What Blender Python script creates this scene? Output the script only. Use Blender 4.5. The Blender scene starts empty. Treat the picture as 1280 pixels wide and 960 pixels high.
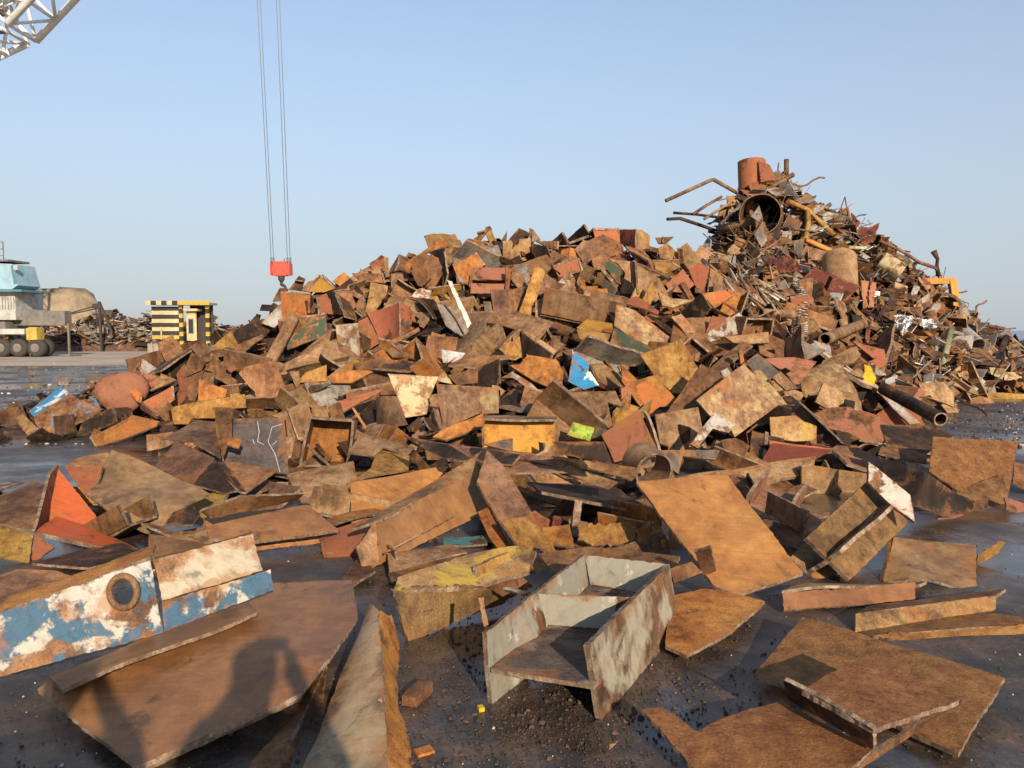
import bpy, bmesh, math, random
import numpy as np
from mathutils import Vector, Matrix, noise as mnoise

random.seed(11)
rad = math.radians
scn = bpy.context.scene
COL = scn.collection

# ------------------------------------------------------------------ camera
CAM_Z = 1.65
F = 960.0                      # focal length in photo pixels (1280 x 960)
PITCH = math.atan(67 / F)      # horizon stands 67 px above the middle of the frame
CAM = Vector((0, 0, CAM_Z))
cd = bpy.data.cameras.new('camera')
cd.sensor_width = 36
cd.lens = 36 * F / 1280
cd.clip_start = 0.02
cd.clip_end = 20000
cam = bpy.data.objects.new('camera', cd)
cam.location = CAM
cam.rotation_euler = (math.pi / 2 - PITCH, 0, 0)
COL.objects.link(cam)
scn.camera = cam

# ------------------------------------------------------------------ light
SUN_EL, SUN_AZ = rad(21.5), rad(17.5)     # low sun behind the camera, to its right
SUN = Vector((math.sin(SUN_AZ) * math.cos(SUN_EL), -math.cos(SUN_AZ) * math.cos(SUN_EL), math.sin(SUN_EL)))
ld = bpy.data.lights.new('sun', 'SUN')
ld.energy = 3.75
ld.angle = rad(0.6)
ld.color = (1.0, 0.845, 0.65)
sun = bpy.data.objects.new('sun', ld)
sun.rotation_euler = SUN.to_track_quat('Z', 'Y').to_euler()
sun.location = (10, -20, 20)
COL.objects.link(sun)

world = bpy.data.worlds.new('World')
scn.world = world
world.use_nodes = True
wn = world.node_tree
wn.nodes.clear()
sky = wn.nodes.new('ShaderNodeTexSky')
sky.sky_type = 'NISHITA'
sky.sun_disc = False
sky.sun_elevation = SUN_EL
sky.sun_rotation = math.pi - SUN_AZ
sky.air_density = 0.9
sky.dust_density = 0.4
sky.ozone_density = 1.0
bg = wn.nodes.new('ShaderNodeBackground')
bg.inputs['Strength'].default_value = 0.126
wo = wn.nodes.new('ShaderNodeOutputWorld')
# low haze: the same pale band all round the horizon
wx = wn.nodes.new('ShaderNodeSeparateXYZ')
wr = wn.nodes.new('ShaderNodeValToRGB')
wr.color_ramp.elements[0].position = 0.0; wr.color_ramp.elements[0].color = (.96, .96, .96, 1)
wr.color_ramp.elements[1].position = 1.0; wr.color_ramp.elements[1].color = (.1, .1, .1, 1)
for ps, vl in ((.10, .85), (.25, .6), (.42, .35)):
    el = wr.color_ramp.elements.new(ps); el.color = (vl, vl, vl, 1)
wm = wn.nodes.new('ShaderNodeMix'); wm.data_type = 'RGBA'
wm.inputs[7].default_value = (2.05, 2.26, 2.52, 1)
wm.clamp_result = False
tcw = wn.nodes.new('ShaderNodeTexCoord')
wn.links.new(tcw.outputs['Generated'], wx.inputs[0])
wn.links.new(wx.outputs[2], wr.inputs[0])
wn.links.new(wr.outputs[0], wm.inputs[0])
wn.links.new(sky.outputs[0], wm.inputs[6])
wn.links.new(wm.outputs[2], bg.inputs[0])
wn.links.new(bg.outputs[0], wo.inputs[0])
scn.view_settings.view_transform = 'Standard'
scn.view_settings.look = 'None'
scn.view_settings.exposure = 0.84
scn.view_settings.gamma = 1.0
scn.view_settings.use_curve_mapping = False

# ------------------------------------------------------------------ pixels -> points
FW = Vector((0, math.cos(PITCH), -math.sin(PITCH)))
UP = Vector((0, math.sin(PITCH), math.cos(PITCH)))
def ray(px, py):
    return Vector(((px - 640) / F, 0, 0)) + FW + UP * ((480 - py) / F)
def G(px, py, z=0.0):
    r = ray(px, py)
    return CAM + r * ((z - CAM_Z) / r.z)
def V(px, py, d):
    r = ray(px, py)
    return CAM + r * (d / r.y)
def plane_hit(px, py, p, n):
    r = ray(px, py)
    return CAM + r * ((p - CAM).dot(n) / r.dot(n))
def proj(p):
    v = p - CAM
    dz = v.dot(FW)
    return 640 + F * v.x / dz, 480 - F * v.dot(UP) / dz
TILES = {'a': (120, 380, .1875), 'b': (340, 420, .1875), 'c': (560, 420, .1875), 'd': (780, 420, .1875),
         'e': (1000, 420, .1875), 'f': (900, 260, .1875), 'g': (1080, 280, 1 / 4.8), 'h': (0, 540, .1875),
         'i': (320, 280, .1875), 'j': (540, 270, .1875), 'k': (720, 280, .1875), 'l': (0, 440, .1875),
         'm': (820, 180, .1875), 'A1': (0, 640, .375), 'A2': (400, 640, .375), 'A3': (800, 640, .375),
         'A4': (0, 400, .375), 'A5': (400, 400, .375), 'A6': (800, 400, .375), 'A7': (320, 260, .375),
         'A8': (780, 180, 1 / 2.56), 'n': (0, 290, 300 / 1280.0), 'P': (0, 0, 1)}
def T(tile, pts):
    x0, y0, s = TILES[tile]
    return [(x0 + p[0] * s, y0 + p[1] * s) + tuple(p[2:]) for p in pts]

# ------------------------------------------------------------------ materials
def nt(name):
    m = bpy.data.materials.new(name)
    m.use_nodes = True
    t = m.node_tree
    t.nodes.clear()
    out = t.nodes.new('ShaderNodeOutputMaterial')
    b = t.nodes.new('ShaderNodeBsdfPrincipled')
    t.links.new(b.outputs[0], out.inputs[0])
    return m, t, b
def N(t, kind, **kw):
    n = t.nodes.new('ShaderNode' + kind)
    for k, v in kw.items():
        if k.startswith('i_'):
            n.inputs[k[2:].replace('_', ' ')].default_value = v
        else:
            setattr(n, k, v)
    return n
def L(t, a, ao, b, bi):
    t.links.new(a.outputs[ao], b.inputs[bi])
def ramp(t, stops):
    r = t.nodes.new('ShaderNodeValToRGB')
    e = r.color_ramp.elements
    while len(e) > 1:
        e.remove(e[-1])
    e[0].position = stops[0][0]; e[0].color = (*stops[0][1], 1)
    for p, c in stops[1:]:
        q = e.new(p); q.color = (*c, 1)
    return r
def mixc(t, blend='MIX', fac=None):
    n = t.nodes.new('ShaderNodeMix')
    n.data_type = 'RGBA'; n.blend_type = blend
    if fac is not None:
        n.inputs[0].default_value = fac
    return n      # inputs 0 fac, 6 A, 7 B ; output 2
def math_(t, op, a=None, b=None):
    n = t.nodes.new('ShaderNodeMath'); n.operation = op
    if a is not None: n.inputs[0].default_value = a
    if b is not None: n.inputs[1].default_value = b
    return n
g = lambda v: (v, v, v)
MATS = {}
def steel(name, cols, paint=None, cover=0.0, paint2=None, cover2=0.0, rough=.8, bump=.35, scale=1.0, var=.28, pscale=2.6, spec=.25, metallic=0.0, speck=1.0, dirt=.6, psoft=.012, edge=1.0):
    m, t, b = nt(name)
    tc = N(t, 'TexCoord'); oi = N(t, 'ObjectInfo')
    sc = N(t, 'VectorMath', operation='SCALE'); sc.inputs['Scale'].default_value = 1
    cx = N(t, 'CombineXYZ')
    for k, mul in enumerate((37.0, 91.0, 63.0)):
        mm = math_(t, 'MULTIPLY', None, mul); L(t, oi, 'Random', mm, 0); L(t, mm, 0, cx, k)
    ad = N(t, 'VectorMath', operation='ADD'); L(t, tc, 'Object', ad, 0); L(t, cx, 0, ad, 1)
    co = ad
    n1 = N(t, 'TexNoise', i_Scale=2.1 * scale, i_Detail=12.0, i_Roughness=.70); L(t, co, 0, n1, 'Vector')
    n2 = N(t, 'TexNoise', i_Scale=17 * scale, i_Detail=7.0, i_Roughness=.7); L(t, co, 0, n2, 'Vector')
    n3 = N(t, 'TexNoise', i_Scale=110 * scale, i_Detail=3.0); L(t, co, 0, n3, 'Vector')
    st = N(t, 'Mapping'); st.inputs['Scale'].default_value = (9, 9, .9); L(t, co, 0, st, 0)
    n4 = N(t, 'TexNoise', i_Scale=1.6 * scale, i_Detail=5.0, i_Roughness=.6); L(t, st, 0, n4, 'Vector')
    s1 = math_(t, 'MULTIPLY_ADD'); L(t, n4, 0, s1, 0); s1.inputs[1].default_value = .35
    L(t, n1, 0, s1, 2)
    s2 = math_(t, 'SUBTRACT', None, .175); L(t, s1, 0, s2, 0)
    r1 = ramp(t, [(.37, cols[0]), (.5, cols[1]), (.64, cols[2])]); L(t, s2, 0, r1, 0)
    sp = ramp(t, [(.3, g(.6)), (.46, g(.96)), (.62, g(1.08)), (.73, g(1.5))]); L(t, n2, 0, sp, 0)
    mx = mixc(t, 'MULTIPLY', .8 * speck); L(t, r1, 0, mx, 6); L(t, sp, 0, mx, 7)
    fp = ramp(t, [(.32, g(.55)), (.5, g(1.0)), (.68, g(1.4))]); L(t, n3, 0, fp, 0)
    mx2 = mixc(t, 'MULTIPLY', .7 * speck); L(t, mx, 2, mx2, 6); L(t, fp, 0, mx2, 7)
    n5 = N(t, 'TexNoise', i_Scale=5.5 * scale, i_Detail=10.0, i_Roughness=.72, i_Distortion=.6); L(t, co, 0, n5, 'Vector')
    sr = ramp(t, [(.35, g(.42)), (.40, g(.95)), (.66, g(1.0)), (.71, g(1.4))]); L(t, n5, 0, sr, 0)
    mx4 = mixc(t, 'MULTIPLY', .75 * min(1, speck + .2)); L(t, mx2, 2, mx4, 6); L(t, sr, 0, mx4, 7)
    col = mx4; colo = 2
    hgt = n2
    if paint:
        for k, (pc, cv) in enumerate(((paint, cover), (paint2, cover2))):
            if pc is None: continue
            off = N(t, 'VectorMath', operation='ADD'); L(t, co, 0, off, 0); off.inputs[1].default_value = (5.3 + 11 * k, 2.2, 7.7)
            p1 = N(t, 'TexNoise', i_Scale=pscale * (1 + .4 * k), i_Detail=13.0, i_Roughness=.62, i_Distortion=.3); L(t, off, 0, p1, 'Vector')
            thr = .5 + (.5 - cv) * .42
            pr = ramp(t, [(thr - psoft, g(0)), (thr + psoft, g(1))]); L(t, p1, 0, pr, 0)
            pv = mixc(t, 'MULTIPLY', .45); pv.inputs[6].default_value = (*pc, 1); L(t, sp, 0, pv, 7)
            pm = mixc(t); L(t, pr, 0, pm, 0); L(t, col, colo, pm, 6); L(t, pv, 2, pm, 7)
            col = pm; colo = 2
            h2 = math_(t, 'MULTIPLY_ADD'); L(t, pr, 0, h2, 0); h2.inputs[1].default_value = .5; L(t, hgt, 0, h2, 2)
            hgt = h2
    # orange bloom, scratches and dust that lie over rust and paint alike
    of2 = N(t, 'VectorMath', operation='ADD'); L(t, co, 0, of2, 0); of2.inputs[1].default_value = (31.7, 4.1, 9.9)
    bl = N(t, 'TexNoise', i_Scale=3.4 * scale, i_Detail=12.0, i_Roughness=.74, i_Distortion=.4); L(t, of2, 0, bl, 'Vector')
    at = N(t, 'Attribute', attribute_name='edge')
    eb = math_(t, 'MULTIPLY_ADD'); L(t, at, 'Fac', eb, 0); eb.inputs[1].default_value = .11 * edge; L(t, bl, 0, eb, 2)
    br = ramp(t, [(.56, g(0)), (.64, g(.6))]); L(t, eb, 0, br, 0)
    bm_ = mixc(t); L(t, br, 0, bm_, 0); L(t, col, colo, bm_, 6); bm_.inputs[7].default_value = (.30, .125, .034, 1)
    ed = math_(t, 'MULTIPLY_ADD'); L(t, at, 'Fac', ed, 0); ed.inputs[1].default_value = -.07 * edge; L(t, n5, 0, ed, 2)
    dr = ramp(t, [(.33, g(dirt)), (.42, g(0))]); L(t, ed, 0, dr, 0)
    dm = mixc(t); L(t, dr, 0, dm, 0); L(t, bm_, 2, dm, 6); dm.inputs[7].default_value = (.055, .034, .022, 1)
    rt = N(t, 'Mapping'); rt.inputs['Scale'].default_value = (3, 46, 3); rt.inputs['Rotation'].default_value = (.5, .3, .9); L(t, co, 0, rt, 0)
    sn = N(t, 'TexNoise', i_Scale=1.0, i_Detail=5.0, i_Roughness=.65); L(t, rt, 0, sn, 'Vector')
    sc_ = ramp(t, [(.3, g(.72)), (.5, g(1)), (.66, g(1.05)), (.72, g(1.5))]); L(t, sn, 0, sc_, 0)
    sm_ = mixc(t, 'MULTIPLY', .55); L(t, dm, 2, sm_, 6); L(t, sc_, 0, sm_, 7)
    col = sm_; colo = 2
    rv = math_(t, 'MULTIPLY', None, 7.31); L(t, oi, 'Random', rv, 0)
    fr = math_(t, 'FRACT'); L(t, rv, 0, fr, 0)
    mr = N(t, 'MapRange'); L(t, fr, 0, mr, 0)
    mr.inputs[3].default_value = 1 - var * 1.35; mr.inputs[4].default_value = 1 + var * .4
    hv = math_(t, 'MULTIPLY', None, 23.7); L(t, oi, 'Random', hv, 0)
    hf = math_(t, 'FRACT'); L(t, hv, 0, hf, 0)
    hm = N(t, 'MapRange'); L(t, hf, 0, hm, 0); hm.inputs[3].default_value = .494; hm.inputs[4].default_value = .504
    hs = N(t, 'HueSaturation'); L(t, hm, 0, hs, 'Hue'); L(t, mr, 0, hs, 'Value'); L(t, col, colo, hs, 'Color')
    hs.inputs['Saturation'].default_value = 1.0
    L(t, hs, 0, b, 'Base Color')
    rr = N(t, 'MapRange'); L(t, n2, 0, rr, 0); rr.inputs[3].default_value = rough - .18; rr.inputs[4].default_value = min(1, rough + .15)
    L(t, rr, 0, b, 'Roughness')
    b.inputs['Specular IOR Level'].default_value = spec
    b.inputs['Metallic'].default_value = metallic
    bp = N(t, 'Bump'); bp.inputs['Strength'].default_value = bump; bp.inputs['Distance'].default_value = .02
    fine = math_(t, 'MULTIPLY_ADD'); L(t, n3, 0, fine, 0); fine.inputs[1].default_value = .25; L(t, hgt, 0, fine, 2)
    L(t, fine, 0, bp, 'Height'); L(t, bp, 0, b, 'Normal')
    MATS[name] = m
    return m
def plain(name, col, rough=.6, metallic=0.0, nscale=8.0, amt=.35, bump=.1, spec=.4):
    m, t, b = nt(name)
    tc = N(t, 'TexCoord')
    n1 = N(t, 'TexNoise', i_Scale=nscale, i_Detail=8.0, i_Roughness=.65); L(t, tc, 'Object', n1, 'Vector')
    r = ramp(t, [(.25, tuple(c * (1 - amt) for c in col)), (.55, col), (.8, tuple(min(1, c * (1 + amt * .5)) for c in col))]); L(t, n1, 0, r, 0)
    L(t, r, 0, b, 'Base Color')
    b.inputs['Roughness'].default_value = rough; b.inputs['Metallic'].default_value = metallic
    b.inputs['Specular IOR Level'].default_value = spec
    bp = N(t, 'Bump'); bp.inputs['Strength'].default_value = bump; bp.inputs['Distance'].default_value = .02
    L(t, n1, 0, bp, 'Height'); L(t, bp, 0, b, 'Normal')
    MATS[name] = m
    return m
BR = ((.072, .032, .014), (.185, .085, .035), (.31, .158, .068))
OR = ((.16, .055, .014), (.35, .13, .03), (.47, .21, .052))
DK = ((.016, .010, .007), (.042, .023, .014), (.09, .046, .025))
TN = ((.12, .061, .029), (.27, .150, .070), (.41, .250, .128))
PU = ((.080, .038, .022), (.17, .086, .046), (.28, .150, .083))
steel('rust_brown', BR)
steel('rust_orange', OR)
steel('rust_dark_and_shade', DK)  # dark rust, also used to paint shaded sides, hollows and gaps
steel('rust_tan', TN)
steel('rust_purple', PU)
steel('rust_olive', ((.10, .054, .024), (.23, .13, .05), (.35, .22, .09)))
steel('rust_gold', ((.21, .09, .022), (.36, .175, .042), (.48, .27, .08)), scale=2.2, bump=.5)
steel('rust_rough', ((.17, .068, .024), (.27, .115, .038), (.37, .175, .058)), scale=4.5, bump=.55, speck=.8)
steel('rust_mottled', ((.12, .06, .03), (.24, .135, .07), (.40, .29, .13)), scale=1.4)
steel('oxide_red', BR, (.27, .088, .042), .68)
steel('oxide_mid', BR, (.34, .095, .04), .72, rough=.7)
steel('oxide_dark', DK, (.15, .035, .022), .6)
steel('oxide_orange', ((.2, .05, .02), (.3, .08, .03), (.36, .11, .04)), (.48, .10, .032), .93, bump=.15, var=.1, rough=.6)
steel('orange_flake', OR, (.46, .14, .04), .5, bump=.5)
steel('salmon', BR, (.31, .125, .07), .66)
steel('yellow_worn', OR, (.43, .225, .035), .62, psoft=.03)
steel('yellow_flake', ((.16, .08, .03), (.3, .17, .07), (.42, .28, .12)), (.40, .26, .05), .45, psoft=.03)
steel('yellow_bright', ((.42, .28, .015), (.5, .34, .018), (.55, .37, .02)), var=.05, bump=.2)
steel('ochre', ((.17, .08, .02), (.34, .18, .04), (.46, .27, .075)))
steel('cream', TN, (.45, .36, .20), .6, bump=.5, pscale=5, psoft=.03)
steel('white_worn', PU, (.42, .365, .275), .5, bump=.3, psoft=.05, pscale=3.5)
steel('pipe_scuffed', ((.13, .065, .03), (.24, .13, .06), (.33, .20, .10)), (.35, .255, .145), .40, bump=.08, psoft=.06, pscale=1.5, var=.03, rough=.55, speck=.5, spec=.4)
steel('grey_dirty', ((.05, .035, .027), (.10, .07, .055), (.16, .12, .095)), (.30, .27, .22), .30, bump=.4, psoft=.07, pscale=4, var=.05)
steel('white_flake', BR, (.42, .385, .32), .54, bump=.5, pscale=6, psoft=.025)
steel('grey_paint', BR, (.27, .245, .19), .66, (.42, .39, .32), .34, bump=.25, var=.08, rough=.65)
steel('blue_white', BR, (.42, .385, .32), .55, (.045, .105, .165), .46, bump=.35, var=.04, rough=.6, pscale=3.8, psoft=.02)
steel('cream_plain', TN, (.43, .37, .265), .66, bump=.3, var=.04, pscale=3.4, psoft=.03)
steel('blue_brown', BR, (.07, .20, .32), .42, var=.08)
steel('blue_bright', ((.5, .48, .42), (.6, .58, .52), (.65, .62, .55)), (.03, .20, .38), .62, var=.05, bump=.2)
steel('green_worn', BR, (.055, .075, .045), .5)
steel('teal_dark', DK, (.05, .13, .14), .5)
steel('lime', ((.20, .30, .03), (.27, .40, .04), (.33, .44, .07)), BR[1], .2, var=.05, bump=.2)
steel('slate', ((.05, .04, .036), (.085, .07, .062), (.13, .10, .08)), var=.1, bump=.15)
steel('grey_steel', ((.12, .10, .085), (.24, .205, .17), (.36, .32, .27)))
steel('galv', ((.3, .28, .25), (.45, .42, .38), (.6, .57, .52)), metallic=.35, rough=.5, spec=.5)
steel('foil', ((.14, .14, .14), (.32, .32, .32), (.55, .55, .55)), metallic=.85, rough=.35, bump=.8)
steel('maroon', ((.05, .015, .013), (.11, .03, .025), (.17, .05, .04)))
steel('post_green', ((.16, .17, .09), (.27, .28, .16), (.38, .38, .24)))
steel('frame_orange', OR, (.55, .25, .06), .75, var=.05)
steel('lit_cut_edge', ((.13, .08, .05), (.25, .165, .105), (.42, .31, .225)), scale=5, bump=.6, edge=0, dirt=.15)  # bare torch-cut metal, made paler to paint sun caught on edges
PB = ((.165, .072, .027), (.22, .099, .036), (.30, .140, .050))
steel('plate_brown', PB, bump=.09, rough=.5, scale=.8, speck=.28, var=.05, spec=.45)
steel('plate_orange', ((.24, .10, .030), (.36, .15, .040), (.44, .20, .060)), bump=.11, rough=.58, scale=.9, speck=.35, var=.05, spec=.4, dirt=.4)
steel('plate_olive', ((.14, .078, .034), (.25, .145, .06), (.36, .225, .10)), bump=.08, rough=.52, scale=.8, speck=.28, var=.05, spec=.4)
plain('chalk', (.40, .38, .34), .9)
plain('black_rubber', (.02, .02, .02), .8)
plain('wire', (.16, .16, .17), .5, .3)

# ------------------------------------------------------------------ mesh helpers
def newell(pts):
    n = Vector((0, 0, 0))
    for i, p in enumerate(pts):
        q = pts[(i + 1) % len(pts)]
        n += Vector(((p.y - q.y) * (p.z + q.z), (p.z - q.z) * (p.x + q.x), (p.x - q.x) * (p.y + q.y)))
    return n.normalized() if n.length > 1e-9 else Vector((0, 0, 1))
def nz(p, s, k=0.0):
    return mnoise.noise(Vector((p.x * s + k, p.y * s + 3.1 * k, p.z * s - k)))
WLOC = {}
def finish(bm, name, mats, origin, parent=None, smooth=False):
    me = bpy.data.meshes.new(name)
    bm.to_mesh(me); bm.free()
    for m in mats:
        me.materials.append(MATS[m])
    o = bpy.data.objects.new(name, me)
    COL.objects.link(o)
    if parent is None:
        o.location = origin
    else:
        o.parent = parent
        o.location = Vector(origin) - WLOC.get(parent.name, parent.location)
    WLOC[o.name] = Vector(origin)
    return o
def tag(o, label, cat, group=None):
    o['label'] = label; o['category'] = cat
    if group: o['group'] = group
    return o
def empty(name, loc):
    o = bpy.data.objects.new(name, None)
    o.empty_display_size = .2
    o.location = loc
    COL.objects.link(o)
    return o
def base_of(pts):
    c = sum(pts, Vector()) / len(pts)
    return Vector((c.x, c.y, min(p.z for p in pts)))
def slab_bm(pts, th=.018, toward=None, bend=0.0, bend2=0.0, warp=.011, ragged=.005, hole=None, origin=Vector((0, 0, 0)), res=.07, crumple=0.0):
    """A plate: outline pts (world), thickness th behind the side that faces `toward`."""
    pts = [Vector(p) for p in pts]
    c = sum(pts, Vector()) / len(pts)
    n = newell(pts)
    if toward is None: toward = CAM
    if n.dot(toward - c) < 0:
        pts.reverse(); n = -n
    size = max((p - c).length for p in pts)
    near = toward is CAM and (c - CAM).length < 7.6
    cap_ = 44 if near else 14
    res = max(.024, size / 30) if near else max(res, size / 9)
    bm = bmesh.new()
    EL = bm.verts.layers.float.new('edge')
    k = random.uniform(0, 50)
    def shape(p, u=None, v=None):
        d = warp * nz(p, 2.2, k) * 2 + (crumple * (abs(nz(p, 2.2 / max(size, .2), k + 5)) * 2 + nz(p, 5 / max(size, .2), k + 9) * .8) if crumple else 0)
        if u is not None:
            d += bend * 4 * u * (1 - u) + bend2 * 4 * v * (1 - v)
        return p + n * d
    tang = (pts[1] - pts[0]).normalized()
    bit = n.cross(tang)
    def rag(p):
        return p + tang * (ragged * (.8 * nz(p, 7, k + 2) + 1.3 * nz(p, 41, k + 3))) + bit * (ragged * (.8 * nz(p, 7, k + 7) + 1.3 * nz(p, 41, k + 8)))
    if len(pts) == 4 and not hole:
        a, b_, c_, d_ = pts
        lu = max((b_ - a).length, (c_ - d_).length); lv = max((d_ - a).length, (c_ - b_).length)
        nu = max(2, min(cap_, int(lu / res) + 1)); nv = max(2, min(cap_, int(lv / res) + 1))
        if bend: nu = max(nu, 10)
        if bend2: nv = max(nv, 10)
        gf = []
        for j in range(nv + 1):
            row = []
            for i in range(nu + 1):
                u, v = i / nu, j / nv
                p = a.lerp(b_, u).lerp(d_.lerp(c_, u), v)
                if i in (0, nu) or j in (0, nv): p = rag(p)
                row.append(bm.verts.new(shape(p, u, v) - origin))
                dd_ = min(i, nu - i) * lu / nu, min(j, nv - j) * lv / nv
                row[-1][EL] = max(0, 1 - min(dd_) / (.11 * size + .02))
            gf.append(row)
        for j in range(nv):
            for i in range(nu):
                f = bm.faces.new((gf[j][i], gf[j][i + 1], gf[j + 1][i + 1], gf[j + 1][i])); f.smooth = True
    else:
        def loop(poly):
            vs = []
            for i, p in enumerate(poly):
                q = poly[(i + 1) % len(poly)]
                m = max(1, min(cap_, int((q - p).length / res)))
                for s in range(m):
                    w = rag(p.lerp(q, s / m)) if s else p
                    vs.append(bm.verts.new(w - origin))
            return [bm.edges.new((vs[i], vs[(i + 1) % len(vs)])) for i in range(len(vs))]
        es = loop(pts)
        if hole:
            es += loop([Vector(h) for h in hole])
        bmesh.ops.triangle_fill(bm, use_beauty=True, use_dissolve=False, edges=es, normal=n)
        inner = [e for e in bm.edges if len(e.link_faces) == 2 and e.calc_length() > res * 1.5]
        if inner:
            bmesh.ops.subdivide_edges(bm, edges=inner, cuts=2 if crumple or len(pts) < 9 else 1, use_grid_fill=False)
            bmesh.ops.triangulate(bm, faces=[f for f in bm.faces if len(f.verts) > 4])
        for v in bm.verts: v.co = shape(v.co + origin) - origin
        for f in bm.faces: f.smooth = True
    bm.normal_update()
    for f in bm.faces:
        if f.normal.dot(n) < -.2: f.normal_flip()
    front = list(bm.faces)
    if not (len(pts) == 4 and not hole):
        for e in bm.edges:
            if len(e.link_faces) == 1:
                for v in e.verts: v[EL] = 1.0
    bound = [e for e in bm.edges if len(e.link_faces) == 1]
    back = {}
    for v in list(bm.verts):
        back[v] = bm.verts.new(v.co - n * th); back[v][EL] = v[EL]
    for f in front:
        nf = bm.faces.new([back[v] for v in reversed(f.verts)]); nf.smooth = True
    for e in bound:
        f = e.link_faces[0]
        lp = next(l for l in f.loops if l.edge == e)
        v1, v2 = lp.vert, lp.link_loop_next.vert
        nf = bm.faces.new((v2, v1, back[v1], back[v2])); nf.material_index = 1
        for ee in nf.edges: ee.smooth = False
    bm.normal_update()
    return bm
def slab(name, pts, mat, parent=None, origin=None, edge='lit_cut_edge', **kw):
    if origin is None: origin = base_of([Vector(p) for p in pts])
    bm = slab_bm(pts, origin=origin, **kw)
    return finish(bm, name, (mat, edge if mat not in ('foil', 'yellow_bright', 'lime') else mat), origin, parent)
def tube_pts(bm, pts, rads, segs=10, cap=True, mi=0, smooth=True):
    rings = []
    prev = None
    for i, p in enumerate(pts):
        p = Vector(p)
        if i == 0: d = Vector(pts[1]) - p
        elif i == len(pts) - 1: d = p - Vector(pts[i - 1])
        else: d = Vector(pts[i + 1]) - Vector(pts[i - 1])
        d.normalize()
        a = d.cross(Vector((0, 0, 1)) if abs(d.z) < .9 else Vector((1, 0, 0))).normalized() if prev is None else (prev - d * prev.dot(d)).normalized()
        prev = a
        b_ = d.cross(a)
        r = rads if isinstance(rads, (int, float)) else rads[i]
        rings.append([bm.verts.new(p + (a * math.cos(t) + b_ * math.sin(t)) * r) for t in [2 * math.pi * k / segs for k in range(segs)]])
    for r0, r1 in zip(rings, rings[1:]):
        for k in range(segs):
            f = bm.faces.new((r0[k], r0[(k + 1) % segs], r1[(k + 1) % segs], r1[k])); f.smooth = smooth; f.material_index = mi
    if cap:
        f = bm.faces.new(list(reversed(rings[0]))); f.material_index = mi
        f = bm.faces.new(rings[-1]); f.material_index = mi
    return rings
def rod(name, pts, r, mat, label=None, cat='pipe', parent=None, segs=10, group=None):
    pts = [Vector(p) for p in pts]
    o = base_of(pts)
    bm = bmesh.new()
    tube_pts(bm, [p - o for p in pts], r, segs)
    ob = finish(bm, name, (mat,), o, parent)
    if label: tag(ob, label, cat, group)
    return ob
def pipe(name, p0, p1, r, mat, label=None, cat='pipe', wall=.02, parent=None, segs=28, dent=.02, r1=None):
    """A hollow open pipe from p0 to p1."""
    p0, p1 = Vector(p0), Vector(p1)
    o = base_of([p0, p1])
    d = (p1 - p0).normalized()
    a = d.cross(Vector((0, 0, 1)) if abs(d.z) < .9 else Vector((1, 0, 0))).normalized(); b_ = d.cross(a)
    bm = bmesh.new()
    k0 = random.uniform(0, 40)
    def ring(p, rr, dn):
        vs = []
        for k in range(segs):
            t = 2 * math.pi * k / segs
            w = a * math.cos(t) + b_ * math.sin(t)
            q = p + w * rr * (1 + dn * mnoise.noise(Vector((math.cos(t) * 1.5 + k0, math.sin(t) * 1.5, p.z))))
            vs.append(bm.verts.new(q - o))
        return vs
    m = 6
    r1 = r if r1 is None else r1
    outs = [ring(p0.lerp(p1, i / m), r + (r1 - r) * i / m, dent) for i in range(m + 1)]
    ins = [ring(p0.lerp(p1, i / m), r + (r1 - r) * i / m - wall, dent) for i in range(m + 1)]
    for rs, flip in ((outs, False), (ins, True)):
        for x, y in zip(rs, rs[1:]):
            for k in range(segs):
                vs = (x[k], x[(k + 1) % segs], y[(k + 1) % segs], y[k])
                f = bm.faces.new(tuple(reversed(vs)) if flip else vs); f.smooth = True
    for x, y, fl in ((outs[0], ins[0], False), (outs[-1], ins[-1], True)):
        for k in range(segs):
            vs = (x[k], y[k], y[(k + 1) % segs], x[(k + 1) % segs])
            f = bm.faces.new(tuple(reversed(vs)) if fl else vs); f.material_index = 1
            for e in f.edges: e.smooth = False
    ob = finish(bm, name, (mat, 'lit_cut_edge'), o, parent)
    if label: tag(ob, label, cat)
    return ob
def box_bm(bm, x0, x1, y0, y1, z0, z1, mi=0, M=None):
    vs = [bm.verts.new(v) for v in ((x0, y0, z0), (x1, y0, z0), (x1, y1, z0), (x0, y1, z0), (x0, y0, z1), (x1, y0, z1), (x1, y1, z1), (x0, y1, z1))]
    if M is not None:
        for v in vs: v.co = M @ v.co
    for q in ((0, 3, 2, 1), (4, 5, 6, 7), (0, 1, 5, 4), (1, 2, 6, 5), (2, 3, 7, 6), (3, 0, 4, 7)):
        f = bm.faces.new([vs[i] for i in q]); f.material_index = mi
    return vs
def bar_bm(bm, p0, p1, w, h, mi=0, upv=Vector((0, 0, 1))):
    p0, p1 = Vector(p0), Vector(p1)
    d = (p1 - p0); ln = d.length; d.normalize()
    s = d.cross(upv)
    if s.length < 1e-3: s = d.cross(Vector((1, 0, 0)))
    s.normalize(); u = s.cross(d)
    M = Matrix((s, d, u)).transposed().to_4x4(); M.translation = p0
    box_bm(bm, -w / 2, w / 2, 0, ln, -h / 2, h / 2, mi, M)

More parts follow.
